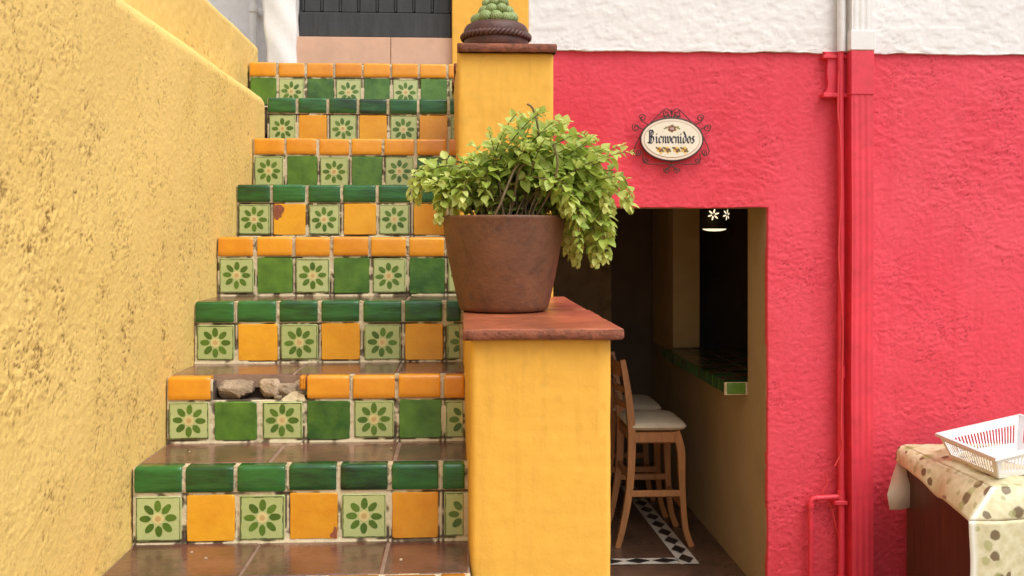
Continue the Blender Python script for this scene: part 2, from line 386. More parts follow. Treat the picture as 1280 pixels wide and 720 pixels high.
# ------------------------------------------------------------------ left rough wall
def left_h(u, v):    # u = Y metres from wall start, v = height
    Y = u - 1.0; Z = v - E
    low = sstep(0.30, 0.60, fbm(Y * 1.5 + 3, Z * 1.5, 40, 3)) * sstep(3.0, 1.8, Y) * sstep(0.40, -0.10, Z)
    rough = 0.22 + 0.85 * low + 0.30 * sstep(2.2, 1.7, Y) * sstep(0.35, 0.6, fbm(Y * 4 + 9, Z * 4, 43, 3))
    wx = fbm(Y * 26, Z * 26, 21, 3) - 0.5; wy = fbm(Y * 26 + 50, Z * 26, 23, 3) - 0.5
    a = Y + wx * 0.024; b = Z + wy * 0.024
    n1 = fbm(a * 80, b * 120, 1, 3, 0.55)
    flake = sstep(0.40, 0.60, n1)
    rid = np.abs(fbm(a * 60 + 9, b * 90, 5, 3, 0.6) - 0.5)
    patchy = 0.25 * sstep(0.3, 0.5, fbm(Y * 30, Z * 24, 63, 3)) + 0.75 * sstep(0.42, 0.62, fbm(Y * 15, Z * 9, 61, 5, 0.62))
    crack = sstep(0.030, 0.0, rid) * patchy
    big = (fbm(Y * 2.2, Z * 2.2, 9, 3) - 0.5) * 0.018 + (fbm(Y * 9, Z * 9, 12, 3) - 0.5) * 0.002 * (0.4 + rough)
    fine = (fbm(a * 130, b * 160, 14, 2) - 0.5) * 0.0015
    fl2 = sstep(0.52, 0.60, fbm(a * 95 + 4, b * 120 + 8, 17, 3, 0.6)) * sstep(0.42, 0.6, fbm(Y * 16 + 7, Z * 16, 67, 3))
    h = big + rough * (flake * (0.0004 + 0.0008 * patchy) + fl2 * 0.0013 - crack * 0.0026) + fine
    pits = sstep(0.34, 0.22, n1) * patchy
    dirt = np.clip(crack * (0.45 + rough * 0.75) + pits * (0.35 + 0.75 * rough), 0, 1)
    # rounded top edge
    c = 0.05
    t = np.clip((v - (E + 0.518 - c)) / c, 0, 1)
    h = h * (1 - 0.6 * t) - (1 - np.sqrt(np.clip(1 - t * t, 0, 1))) * c
    # rounded far end
    t2 = np.clip((u - 4.645) / 0.04, 0, 1)
    h = h - (1 - np.sqrt(np.clip(1 - t2 * t2, 0, 1))) * 0.04
    return h, dirt
lw = thing('stair_wall', (-0.76, 1.0, 0), 'rough stuccoed yellow wall on the left of the tiled stairs, lower one with the rounded top', 'wall', 'yellow walls along the stairs')
o = relief('rough_face', (-0.70, -1.0, 0), (0, 1, 0), (0, 0, 1), (1, 0, 0), 4.685, E + 0.518, 0.0036, left_h, M['stucco_yellow'], skirt=0.06)
place(o, lw)
b = MB()
def ledge_top(u, v):
    y = -1.0 + 4.685 * u
    x = -0.748 - 0.08 * v
    return (x, y, E + 0.518 + 0.004 * math.sin(y * 9) * math.sin(math.pi * v))
b.grid(ledge_top, 60, 3)
b.box(-0.82, -0.745, -1.0, 3.64, 0, E + 0.503)
place(b.build('wall_core', M['stucco_yellow']), lw)

# taller wall behind it
def left2_h(u, v):
    h = (fbm(u * 4, v * 4, 70, 4) - 0.5) * 0.014 + (fbm(u * 50, v * 60, 71, 3) - 0.5) * 0.0035
    rid = np.abs(fbm(u * 30, v * 40, 72, 3) - 0.5)
    cr = sstep(0.02, 0, rid) * sstep(0.5, 0.7, fbm(u * 6, v * 6, 73, 3))
    t = np.clip((v - (0.86 - 0.03)) / 0.03, 0, 1)
    h = h * (1 - 0.5 * t) - (1 - np.sqrt(np.clip(1 - t * t, 0, 1))) * 0.03 - cr * 0.002
    return h, cr * 0.7
l2 = thing('upper_stair_wall', (-0.9, 2.5, 0), 'taller smooth yellow wall rising behind the rough one at top left', 'wall', 'yellow walls along the stairs')
o = relief('plaster_face', (-0.822, 1.0, E - 0.07), (0, 1, 0), (0, 0, 1), (1, 0, 0), 3.14, 0.86, 0.007, left2_h, M['stucco_yellow'], skirt=0.06); place(o, l2)
b = MB(); b.box(-0.99, -0.853, -1.0, 4.135, 0, E + 0.787, bev=0.01); place(b.build('wall_core', M['stucco_yellow']), l2)

# ------------------------------------------------------------------ staircase
P = 0.11; RISE = 0.1665
stair = thing('staircase', (-0.35, 2.2, 0), 'staircase faced with green, orange and flower patterned glazed tiles, terracotta treads', 'staircase')
def outline(x0, x1, z0, z1, r, jit, rnd):
    pts = []
    for (cx, cz, a0) in ((x1 - r, z1 - r, 0), (x0 + r, z1 - r, 90), (x0 + r, z0 + r, 180), (x1 - r, z0 + r, 270)):
        for k in range(4):
            a = R(a0 + 30 * k); pts.append((cx + r * math.cos(a), cz + r * math.sin(a)))
    # subdivide the long sides so that edges waver a little
    out = []
    n = len(pts)
    for i in range(n):
        p, q = pts[i], pts[(i + 1) % n]
        out.append(p)
        if math.hypot(q[0] - p[0], q[1] - p[1]) > 0.02:
            for t in (0.2, 0.4, 0.6, 0.8): out.append((p[0] + (q[0] - p[0]) * t, p[1] + (q[1] - p[1]) * t))
    return [(p[0] + rnd.uniform(-jit, jit), p[1] + rnd.uniform(-jit, jit)) for p in out]
def tile(mb, x0, x1, z0, z1, y, mat, rnd, t=0.0058, jit=0.0006, tilt=None):
    ol = outline(x0, x1, z0, z1, rnd.uniform(0.003, 0.006), jit, rnd)
    cx, cz = (x0 + x1) / 2, (z0 + z1) / 2
    ta, tb = (rnd.uniform(-0.012, 0.012), rnd.uniform(-0.012, 0.012)) if tilt is None else tilt
    def ring(ins, dy):
        r = []
        for (x, z) in ol:
            sx = (x - cx) * (1 - ins / (x1 - x0) * 2); sz = (z - cz) * (1 - ins / (z1 - z0) * 2)
            r.append((cx + sx, y - dy + sx * ta + sz * tb, cz + sz))
        return r
    n = len(ol); vs = []
    for ins, dy in ((0, -0.004), (0, t * 0.5), (0.0007, t * 0.8), (0.002, t)): vs += ring(ins, dy)
    fs = [(i * n + k, (i + 1) * n + k, (i + 1) * n + (k + 1) % n, i * n + (k + 1) % n) for i in range(3) for k in range(n)]
    rv = rnd.random()
    mb.add(vs, fs, mat, True, rv)
    mb.add(vs[-n:], [tuple(range(n))[::-1]], mat, False, rv)
    return lambda x, z, e=0.0: (x, y - t - e + (x - cx) * ta + (z - cz) * tb, z)
def disc(mb, at, cx, cz, rx, rz, e, mat, rv, n=16, ang=0, clipx=1e9, wob=None):
    pts = []
    for k in range(n):
        a = 2 * math.pi * k / n
        px = rx * math.cos(a); pz = rz * math.sin(a)
        if wob: s = wob(a); px *= s; pz *= s
        x = cx + px * math.cos(ang) - pz * math.sin(ang); z = cz + px * math.sin(ang) + pz * math.cos(ang)
        pts.append(at(min(x, clipx), z, e))
    mb.add(pts, [tuple(range(n))[::-1]], mat, False, rv)
def flower(mb, x0, x1, z0, z1, y, rnd, full=True, cut=None):
    """decorated tile; cut = x beyond which it is sawn off"""
    xe = x1 if cut is None else min(x1, cut)
    at = tile(mb, x0, xe, z0, z1, y, 2, rnd)
    cx = (x0 + x1) / 2 + rnd.uniform(-0.001, 0.001); cz = (z0 + z1) / 2 + rnd.uniform(-0.001, 0.001)
    s = (x1 - x0) / 0.098
    cl = xe - 0.002
    rot = rnd.uniform(-0.05, 0.05)
    for k in range(8):
        a = k * math.pi / 4 + rot + rnd.uniform(-0.05, 0.05)
        ln = rnd.uniform(0.0128, 0.0142) * s; wd = rnd.uniform(0.0070, 0.0080) * s
        r0 = 0.0265 * s
        px, pz = cx + r0 * math.cos(a), cz + r0 * math.sin(a)
        if px - 0.012 > cl: continue
        rv = rnd.random()
        disc(mb, at, px, pz, ln, wd, 0.0004, 3, rv, 18, a, cl, wob=lambda t, rnd=rnd: 1 + 0.0 * t - (0.13 if abs(((t + math.pi) % (2 * math.pi)) - math.pi) > 2.2 else 0))
    if cx - 0.011 < cl:
        disc(mb, at, cx, cz, 0.0125 * s, 0.0125 * s, 0.0006, 4, rnd.random(), 18, 0, cl)
        if cx - 0.004 < cl: disc(mb, at, cx, cz, 0.0062 * s, 0.0062 * s, 0.0009, 5, rnd.random(), 14, 0, cl)
    # painted dark border line, of uneven width
    e = 0.0022; wl = 0.0017
    for (ax, az, bx, bz) in ((x0 + e, z0 + e, xe - e, z0 + e), (xe - e, z0 + e, xe - e, z1 - e), (xe - e, z1 - e, x0 + e, z1 - e), (x0 + e, z1 - e, x0 + e, z0 + e)):
        if cut is not None and ax == bx and ax > x0 + 0.01: continue
        n = 12; A = []; B = []
        dx, dz = bx - ax, bz - az; l = math.hypot(dx, dz); nx, nz = -dz / l, dx / l
        wk = wl * rnd.uniform(0.5, 1.25)
        for k in range(n + 1):
            t = k / n; ww = wk * (0.6 + 0.8 * rnd.random())
            A.append(at(ax + dx * t, az + dz * t, 0.0003)); B.append(at(ax + dx * t + nx * ww, az + dz * t + nz * ww, 0.0003))
        mb.add(A + B, [(k, k + 1, n + 2 + k, n + 1 + k) for k in range(n)][::1], 6, False, rnd.random())
def chip(mb, at, cx, cz, rx, rz, mat, rnd, e=0.0008, n=22, lim=None):
    pts = []
    for k in range(n):
        a = 2 * math.pi * k / n; s = rnd.uniform(0.72, 1.15)
        x = cx + rx * s * math.cos(a); z = cz + rz * s * math.sin(a)
        if lim: x = min(max(x, lim[0]), lim[1]); z = min(max(z, lim[2]), lim[3])
        pts.append(at(x, z, e))
    mb.add(pts, [tuple(range(n))[::-1]], mat, False, 0.5)
TM = [M['g_orange'], M['g_green'], M['g_cream'], M['petal'], M['centre'], M['dot'], M['line'], M['clay']]

def nosing(mb, x0, x1, zt, y, rnd, th=0.052, back=0.024):
    """trim tile turning over the edge of the step"""
    t = 0.009 + rnd.uniform(-0.001, 0.001); r = 0.009
    dz = rnd.uniform(-0.0012, 0.0012); z0 = zt - th + dz; z1 = zt + 0.003 + dz
    prof = [(y + 0.002, z0 + 0.001), (y - t + 0.0015, z0), (y - t, z0 + 0.002)]
    for k in range(1, 4): prof.append((y - t - 0.0004 * math.sin(k), z0 + 0.002 + (z1 - r - z0 - 0.002) * k / 4))
    for k in range(6):
        a = R(90 * k / 5); prof.append((y - t + r - r * math.cos(a), z1 - r + r * math.sin(a)))
    prof.append((y + back, z1 + 0.0005)); prof.append((y + back + 0.001, z1 - 0.006))
    xs = [x0, x0 + 0.0015, x0 + 0.004] + [x0 + (x1 - x0) * k / 6 for k in range(1, 6)] + [x1 - 0.004, x1 - 0.0015, x1]
    n = len(prof); vs = []
    cy, cz = y + 0.01, zt - 0.02
    for i, x in enumerate(xs):
        ins = 0.0022 if i in (0, len(xs) - 1) else (0.0007 if i in (1, len(xs) - 2) else 0)
        for (py, pz) in prof:
            d = math.hypot(py - cy, pz - cz); vs.append((x + rnd.uniform(-.0003, .0003), py + (cy - py) / d * ins, pz + (cz - pz) / d * ins + rnd.uniform(-.0002, .0002)))
    fs = [(i * n + k, (i + 1) * n + k, (i + 1) * n + k + 1, i * n + k + 1) for i in range(len(xs) - 1) for k in range(n - 1)]
    rv = rnd.random()
    mb.add(vs, fs, 0, True, rv)
    mb.add(vs[:n], [tuple(range(n))], 0, False, rv); mb.add(vs[-n:], [tuple(range(n))[::-1]], 0, False, rv)

def rock(mb, c, r, rnd, mat=0, sub=10):
    """lumpy stone from a displaced sphere"""
    vs = []; fs = []; nu, nv = 30, 16
    sd = rnd.randint(0, 999); pl = [(Vector((rnd.uniform(-1, 1), rnd.uniform(-1, 1), rnd.uniform(-1, 1))).normalized(), rnd.uniform(0.74, 0.98)) for _ in range(10)]
    for j in range(nv + 1):
        for i in range(nu):
            a = 2 * math.pi * i / nu; b_ = math.pi * j / nv
            d = Vector((math.sin(b_) * math.cos(a), math.sin(b_) * math.sin(a), math.cos(b_)))
            k = 1.3
            for (pn, h) in pl:
                dd = d.dot(pn)
                if dd > h: k = min(k, h / dd)
            k = min(k / max(1e-6, 1), 0.92 / max(abs(d.x), abs(d.y), abs(d.z)) * 1.0, 1.15) * (1 + rnd.uniform(-0.010, 0.010))
            vs.append((c[0] + d.x * r[0] * k, c[1] + d.y * r[1] * k, c[2] + d.z * r[2] * k))
    for j in range(nv):
        for i in range(nu):
            fs.append((j * nu + i, (j + 1) * nu + i, (j + 1) * nu + (i + 1) % nu, j * nu + (i + 1) % nu))
    mb.add(vs, fs, mat, False, rnd.random())

rows = {1: ('D', 'FO'), 2: ('T', 'FG'), 3: ('D', 'FO'), 4: ('T', 'FG'), 5: ('D', 'FO'), 6: ('T', 'FG'), 7: ('D', 'FO'), 8: ('T', 'GF')}
YR = lambda i: 2.187 + 0.25 * (i - 1)
ZT = lambda i: E - 0.495 + RISE * (i - 1)
TOP = {1: -4.5, 2: -3.05, 3: -1.56, 4: -0.01, 5: 1.49, 6: 3.04, 7: 4.60, 8: 6.17, 9: 7.58}
for i in range(-3, 10):
    rnd = random.Random(100 + i)
    y0 = YR(i); y1 = YR(i + 1)
    zt = E + P * TOP[i] if i in TOP else E - 0.495 + (i - 1) * RISE
    zb = (E + P * TOP[i - 1]) if (i - 1) in TOP else E - 0.495 + (i - 2) * RISE
    x0 = -0.70 if i < 8 else (-0.817 if i == 8 else -0.676)
    x1 = 0.02 if y0 < 2.6 else 0.012
    kind, pat = rows[i] if i in rows else (('D', 'FO') if i % 2 else ('T', 'FG'))
    # ---- body with riser render; wavy grout face
    s = MB()
    if i == 2:      # broken out above the second and third tiles
        cx0, cx1, cz = -0.592, -0.366, zt - 0.056
        s.box(x0, x1, y0 + 0.06, y1 + 0.05, zb - 0.1, zt - 0.014)
        s.box(x0, cx0, y0, y0 + 0.062, cz, zt - 0.012); s.box(cx1, x1, y0, y0 + 0.062, cz, zt - 0.012)
        s.box(x0, x1, y0, y0 + 0.062, zb - 0.1, cz)
    else:
        s.box(x0, x1, y0, y1 + 0.05, zb - 0.1, zt - 0.010)
    step = s.build('step', M['grout_dark'] if i != 9 else M['grout'])
    if i == 2: step['label'] = 'step with two orange trim tiles broken out over rubble'
    place(step, stair)
    # ---- grout, a real uneven sheet between the tiles
    if i <= 8:
        H = zt - zb
        def gh(u, v, i=i):
            h = (fbm(u * 60 + i * 7, v * 60, 200 + i, 3) - 0.5) * 0.004 + 0.0042
            pit = sstep(0.58, 0.72, fbm(u * 35 + i * 3, v * 35, 220 + i, 3))
            edge = sstep(0.012, 0.0, v)
            q = np.mod(u - 0.004, 0.11); de = np.minimum(np.minimum(np.abs(q), np.abs(q - 0.0992)), np.minimum(np.abs(q - 0.11), 1))
            dv = np.minimum(np.abs(v - 0.0095), np.abs(v - (H - 0.0575)))
            d = np.minimum(de, dv)
            gap = sstep(0.0045, 0.0012, d) * sstep(0.47, 0.60, fbm(u * 18 + i * 5, v * 18, 240 + i, 3))
            return h - pit * 0.003 + edge * 0.004 - gap * 0.0045, np.clip(pit * 0.9 + gap * 1.2 + edge * 0.25 * fbm(u * 30, v * 9, 5, 2), 0, 1)
        hole = None
        if i == 2:
            hole = lambda u, v, H=H: (u > cx0 - x0) & (u < cx1 - x0 + 0.003 * np.sin(v * 300)) & (v > H - 0.056)
        gr = relief('grout', (x0, y0, zb), (1, 0, 0), (0, 0, 1), (0, -1, 0), x1 - x0, H - 0.005, 0.0025, gh, M['grout_s'] if 'grout_s' in M else M.setdefault('grout_s', stucco_mat('sandy_grout_face', (0.60, 0.50, 0.32), (0.72, 0.64, 0.45), (0.08, 0.06, 0.035), 0.9, rough=0.9, bd=0.002, bscale=220, blotch=((0.42, 0.40, 0.20), 0.5))), hole=hole, skirt=0.008)
        place(gr, step)
        # ---- square tiles
        mb = MB(); xx = x0 + 0.004; k = 0
        zq0 = zb + 0.010; zq1 = zt - 0.0585
        while xx < x1 - 0.02:
            t = pat[k % 2]; w_ = 0.0985 + rnd.uniform(-0.0015, 0.0015)
            dz = rnd.uniform(-0.0015, 0.0015)
            xa = xx + rnd.uniform(-0.001, 0.001)
            if t == 'F':
                flower(mb, xa + 0.001, xa + w_ - 0.001, zq0 + dz + 0.001, zq1 + dz - 0.001, y0 - 0.001, rnd, cut=(x1 - 0.012) if xa + w_ > x1 - 0.012 else None)
            else:
                m_ = 0 if t == 'O' else 1
                xe = min(xa + w_ + 0.002, x1 - 0.012)
                at = tile(mb, xa - 0.001, xe, zq0 + dz - 0.001, zq1 + dz + 0.001, y0 - 0.001, m_, rnd)
                if i == 5 and k == 1: chip(mb, at, xa + 0.010, zq1 - 0.020, 0.022, 0.028, 7, rnd, lim=(xa + 0.001, 9, 0, zq1 - 0.002)); chip(mb, at, xa + 0.012, zq1 - 0.014, 0.020, 0.010, 7, rnd, 0.0009, lim=(xa + 0.001, 9, 0, zq1 - 0.002))
                if i == 1 and k == 3: chip(mb, at, xe - 0.005, zq0 + 0.012, 0.006, 0.016, 7, rnd, lim=(0 - 9, xe - 0.001, zq0 + 0.001, 9)); chip(mb, at, xe - 0.010, zq0 + 0.008, 0.006, 0.006, 7, rnd, 0.0009, lim=(-9, xe - 0.001, zq0 + 0.001, 9))
            xx += P; k += 1
        place(mb.build('riser_tile', TM), step)
        # ---- trim tiles over the nose
        mb = MB(); xx = x0 + 0.003 ; k = 0
        while xx < x1 - 0.02:
            xe = min(xx + 0.0995 + rnd.uniform(-0.001, 0.001), x1 - 0.010)
            xa = xx + rnd.uniform(-0.001, 0.001)
            if i == 2 and k in (1, 2): pass
            elif i == 2 and k == 0:
                m2 = MB(); nosing(m2, xa, xe, zt, y0, rnd); place(m2.build('nosing_tile', M['g_trim']), step)
            else: nosing(mb, xa, xe, zt, y0, rnd)
            xx += P; k += 1
        if i == 2:     # jagged stub left of the fourth trim tile
            m2 = MB(); nosing(m2, -0.385, -0.372, zt, y0, rnd, th=0.03); place(m2.build('broken_tile', M['g_trim']), step)
        place(mb.build('nosing_tile', [M['g_dark'] if kind == 'D' else M['g_trim']]), step)
        # pale grout bead behind and between the trim
        mb = MB(); mbr = MB()
        for q in range(36):
            xa = x0 + (x1 - x0) * q / 36; xb = x0 + (x1 - x0) * (q + 1) / 36
            if i == 2 and xb > -0.60 and xa < -0.365:
                continue
            (mbr if q < 14 else mb).box(xa, xb + 0.0005, y0 - 0.0015 - rnd.uniform(0, 0.0015), y0 + 0.032 + rnd.uniform(0, 0.003), zt - 0.054, zt + 0.0006 + rnd.uniform(0, 0.0012))
        place(mb.build('grout_bead', M['grout']), step); place(mbr.build('grout_bead', M['grout']), step)
    else:
        mb = MB()
        for (a, b_) in ((x0, -0.2895), (-0.2865, x1)):
            mb.box(max(a, -0.817), b_, y0 - 0.008, y0 + 0.004, zb + 0.002, zt - 0.001, bev=0.0015, rnd=rnd.random())
        mb.box(x0, x1, y0 + 0.0045, y0 + 0.25, zt - 0.006, zt + 0.0)
        place(mb.build('riser_tile', M['threshold']), step)
    # ---- tread tiles
    if i <= 8:
        mb = MB()
        js = [x0, -0.43 + 0.012 * (i % 3) - (0.0 if i < 3 else 0.05 * (i % 2)), -0.155 + 0.01 * (i % 2), x1 - 0.001]
        for a, b_ in zip(js[:-1], js[1:]):
            rv = rnd.random(); n = 10
            ta, tb = rnd.uniform(-.004, .004), rnd.uniform(-.004, .004)
            xa, xb = a + 0.0032, b_ - 0.0032
            mb.box(xa, xb, y0 + 0.0345, y1 - 0.002, zt - 0.02, zt + 0.0005 + ta * 0.5 + 0.002, bev=0.003, rnd=rv)
        place(mb.build('tread', M['tread']), step)
        mb = MB(); mb.box(x0, x1, y0 + 0.034, y1 + 0.001, zt - 0.03, zt - 0.0005); place(mb.build('tread_grout', M['tread_grout']), step)
    if i == 2:
        mb = MB()
        rr = random.Random(5)
        rock(mb, (-0.543, y0 + 0.036, zt - 0.033), (0.045, 0.036, 0.025), rr)
        place(mb.build('rubble_stone', M['stone']), step)
        mb = MB(); rock(mb, (-0.462, y0 + 0.034, zt - 0.033), (0.028, 0.034, 0.026), rr); place(mb.build('rubble_stone', M['stone']), step)
        mb = MB(); rock(mb, (-0.424, y0 + 0.034, zt - 0.037), (0.030, 0.028, 0.018), rr); place(mb.build('rubble_stone', M['stone']), step)
        mb = MB(); rock(mb, (-0.438, y0 + 0.000, zt - 0.050), (0.010, 0.008, 0.006), rr); place(mb.build('rubble_stone', M['stone']), step)
        mb = MB(); rock(mb, (-0.388, y0 + 0.050, zt - 0.030), (0.024, 0.02, 0.022), rr); place(mb.build('rubble_stone', M['stone']), step)
        mb = MB()   # mortar wedge and a splinter of tile
        mb.add([(-0.43, y0 - 0.001, zt - 0.0555), (-0.372, y0 - 0.001, zt - 0.0555), (-0.376, y0 + 0.004, zt - 0.046), (-0.402, y0 + 0.012, zt - 0.034), (-0.43, y0 + 0.05, zt - 0.05), (-0.372, y0 + 0.05, zt - 0.05)], [(0, 1, 2, 3), (0, 3, 4), (3, 2, 5, 4)])
        place(mb.build('loose_mortar', M['grout']), step)
# litter on the treads: tiny pale flecks and leaves
lf = [(-0.62, 2.33, 1), (-0.375, 2.40, 1), (-0.16, 2.34, 1), (-0.56, 2.12, 0), (-0.52, 2.08, 0), (-0.12, 2.05, 0)]
for (x, y, lv) in lf:
    mb = MB(); z = E - 0.495 + (lv - 1) * RISE + 0.0045
    n = 7; rr = random.Random(int(x * 1000)); vs = [(x + 0.0035 * math.cos(a) * rr.uniform(.5, 1), y + 0.003 * math.sin(a) * rr.uniform(.5, 1), z + rr.uniform(0, .002)) for a in [2 * math.pi * k / n for k in range(n)]]
    vs += [(a, b_, z - 0.0015) for (a, b_, c) in vs]
    mb.add(vs, [tuple(range(n)), tuple(range(2 * n - 1, n - 1, -1))] + [(k, k + n, (k + 1) % n + n, (k + 1) % n) for k in range(n)])
    tag(mb.build('plaster_fleck', M['grout']), 'tiny pale plaster fleck lying on a terracotta tread', 'debris', 'flecks on the terracotta treads')
def fallen(px, py, ang, s):
    zz = ZT(0) + 0.004
    Y = (E - zz) * F / (py - 297) ; X = PX(px, Y); mb = MB()
    for q in range(2):
        pts = [(0, 0), (.3, .28), (.65, .26), (1, 0), (.65, -.26), (.3, -.28)]
        ca, sa = math.cos(ang), math.sin(ang)
        vs = [(X + s * (a * ca - b_ * sa), Y + s * (a * sa + b_ * ca), zz + 0.002 + 0.004 * abs(b_) * 4 * s / .02 - q * 0.0006) for a, b_ in pts]
        mb.add(vs, [tuple(range(6)) if q == 0 else tuple(range(6))[::-1]])
    return mb

# ------------------------------------------------------------------ parapet piers between stairs and passage
def skin_box(name, x0f, x0b, x1, yf, yb, z0, z1, mat, parent, seed, parts=('front', 'side', 'right'), amp=0.006):
    def hf(u, v):
        h = (fbm(u * 5, v * 5, seed, 4) - 0.5) * amp + (fbm(u * 45, v * 25, seed + 3, 3) - 0.5) * 0.0010 + (fbm(u * 6 + 3, v * 60, seed + 6, 2) - 0.5) * 0.0006
        W = u.max(); c = 0.010
        for d in (u, W - u):
            t = np.clip(1 - d / c, 0, 1); h = h - (1 - np.sqrt(np.clip(1 - t * t, 0, 1))) * c * 0.8
        sp = sstep(0.66, 0.74, fbm(u * 28, v * 28, seed + 8, 3)) * sstep(.5, .65, fbm(u * 4, v * 4, seed + 9, 2))
        return h, sp * 0.35
    a = relief(name, (x0f, yf, z0), (1, 0, 0), (0, 0, 1), (0, -1, 0), x1 - x0f, z1 - z0, 0.005, hf, mat, skirt=0.02)
    d = Vector((x0b - x0f, yb - yf, 0)); l = d.length; d.normalize()
    b1 = relief(name, (x0f, yf, z0), tuple(d), (0, 0, 1), (-d.y, d.x, 0), l, z1 - z0, 0.007, hf, mat, skirt=0.02)
    b2 = relief(name, (x1, yf, z0), (0, 1, 0), (0, 0, 1), (1, 0, 0), yb - yf, z1 - z0, 0.008, hf, mat, skirt=0.02)
    for o_ in (a, b1, b2): place(o_, parent)
    m = MB()
    m.add([(x0f + .012, yf + .012, z0), (x1 - .012, yf + .012, z0), (x1 - .012, yb, z0), (x0b + .012, yb, z0), (x0f + .012, yf + .012, z1 - .003), (x1 - .012, yf + .012, z1 - .003), (x1 - .012, yb, z1 - .003), (x0b + .012, yb, z1 - .003)],
          [(0, 1, 5, 4), (1, 2, 6, 5), (2, 3, 7, 6), (3, 0, 4, 7), (4, 5, 6, 7)])
    place(m.build('core', mat), parent)
def captile(mb, x0, x1, y0, y1, z0, z1, seed, ch=0.004):
    """thick clay tile with a worn, uneven edge"""
    rnd = random.Random(seed)
    ol = []
    for (a, b_) in (((x0, y0), (x1, y0)), ((x1, y0), (x1, y1)), ((x1, y1), (x0, y1)), ((x0, y1), (x0, y0))):
        n = 14
        for k in range(n):
            t = k / n; ol.append((a[0] + (b_[0] - a[0]) * t + rnd.uniform(-.0012, .0012), a[1] + (b_[1] - a[1]) * t + rnd.uniform(-.0012, .0012)))
    cx, cy = (x0 + x1) / 2, (y0 + y1) / 2
    rings = [(0.004, z0, 0.001), (0.0, z0 + 0.004, .0015), (0.0, z1 - ch * 1.6, .0015), (ch * 0.35, z1 - ch * 0.5, .0008), (ch, z1, 0.0004)]
    n = len(ol); vs = []
    for ins, z, j in rings:
        for (x, y) in ol:
            d = math.hypot(x - cx, y - cy)
            vs.append((x - (x - cx) / d * ins * 1.3, y - (y - cy) / d * ins * 1.3, z + rnd.uniform(-j, j)))
    rv = rnd.random()
    fs = [(i * n + k, i * n + (k + 1) % n, (i + 1) * n + (k + 1) % n, (i + 1) * n + k) for i in range(4) for k in range(n)]
    mb.add(vs, fs[:3 * n], 1, True, rv); mb.add(vs, fs[3 * n:], 0, True, rv)
    mb.add(vs[-n:], [tuple(range(n))], 0, False, rv)

pier = thing('parapet_wall', (0.15, 2.5, 0), 'low yellow parapet wall capped with terracotta tiles, carrying the potted plant', 'wall', 'yellow parapets beside the stairs')
ZC1 = E - 0.181
skin_box('plaster', 0.022, 0.0, 0.303, 2.0, 3.03, 0, ZC1 - 0.022, M['paint_yellow'], pier, 300)
mb = MB()
captile(mb, 0.006, 0.326, 1.972, 2.49, ZC1 - 0.022, ZC1, 1)
place(mb.build('cap_tile', [M['cap'], M['cap_edge']]), pier)
mb = MB(); captile(mb, 0.008, 0.318, 2.496, 3.026, ZC1 - 0.021, ZC1 + 0.002, 2); place(mb.build('cap_tile', [M['cap'], M['cap_edge']]), pier)

pier2 = thing('upper_pier', (0.15, 3.6, 0), 'taller yellow pier with thin brown cap, behind the potted plant', 'wall', 'yellow parapets beside the stairs')
ZC2 = E + 0.585
skin_box('plaster', -0.006, -0.03, 0.284, 3.03, 4.14, 0, ZC2 - 0.026, M['stucco_pier'] if 'stucco_pier' in M else M['paint_yellow'], pier2, 330)
mb = MB(); captile(mb, -0.008, 0.292, 3.005, 3.35, ZC2 - 0.026, ZC2, 3); captile(mb, -0.02, 0.292, 3.355, 3.70, ZC2 - 0.026, ZC2, 4); captile(mb, -0.03, 0.292, 3.705, 4.13, ZC2 - 0.026, ZC2, 5)
place(mb.build('cap_tile', [M['cap_edge'], M['cap_edge']]), pier2)

# ------------------------------------------------------------------ house with red lower wall
YF = 4.17
house = thing('house', (1.5, YF, 0), 'house front painted red below and white above, with a dark doorway at the foot', 'house')
ZR = PZ(66, 1.2, YF)         # top of the red paint
HX0, HX1, HZ = 0.22, 1.30, PZ(259, 0.9, YF)
RX0, RX1 = 0.22, 4.6
def red_h(u, v):
    x = u + RX0; z = v
    wx = fbm(x * 9, z * 9, 90, 3) - 0.5
    a = x + wx * 0.05; b_ = z + (fbm(x * 9 + 40, z * 9, 91, 3) - 0.5) * 0.05
    n1 = fbm(a * 34, b_ * 70, 92, 3, 0.55)
    drag = sstep(0.42, 0.62, n1)
    msk = 0.22 + 1.0 * sstep(0.40, 0.66, fbm(x * 3.4, z * 3.4, 95, 4))
    rid = np.abs(fbm(a * 28 + 5, b_ * 60, 96, 3, 0.6) - 0.5)
    cr = sstep(0.022, 0.0, rid) * sstep(0.45, 0.65, fbm(x * 6, z * 6, 97, 3))
    rid2 = np.abs(fbm(a * 45 + 3, b_ * 95 + 8, 101, 3, 0.6) - 0.5)
    cr2 = sstep(0.026, 0.0, rid2) * sstep(0.47, 0.6, fbm(x * 14, z * 14, 102, 3))
    h = (fbm(x * 2.0, z * 2.0, 98, 3) - 0.5) * 0.016 + msk * (drag * 0.0013 - cr * 0.0026 - cr2 * 0.0020) + (fbm(a * 70, b_ * 95, 99, 3) - 0.5) * 0.0034
    return h, np.clip((cr * 0.9 + cr2 * 0.7) * (0.3 + msk * 0.7), 0, 1)
def red_hole(u, v):
    x = u + RX0
    return (x < HX1) & (x > HX0 + 0.03) & (v < HZ)
o = relief('lower_wall', (RX0, YF, 0.0), (1, 0, 0), (0, 0, 1), (0, -1, 0), RX1 - RX0, ZR, 0.005, red_h, M['stucco_red'], hole=red_hole, skirt=0.035, warp=lambda u, v: (0.006 * (fbm(v * 7, v * 0, 141, 3) - 0.5) * np.exp(-((u + RX0 - HX1) / 0.05) ** 2), 0.010 * (fbm(u * 9, u * 0, 142, 3) - 0.5) * np.exp(-((v - HZ) / 0.05) ** 2))); place(o, house)
WZ1 = E + 3.0
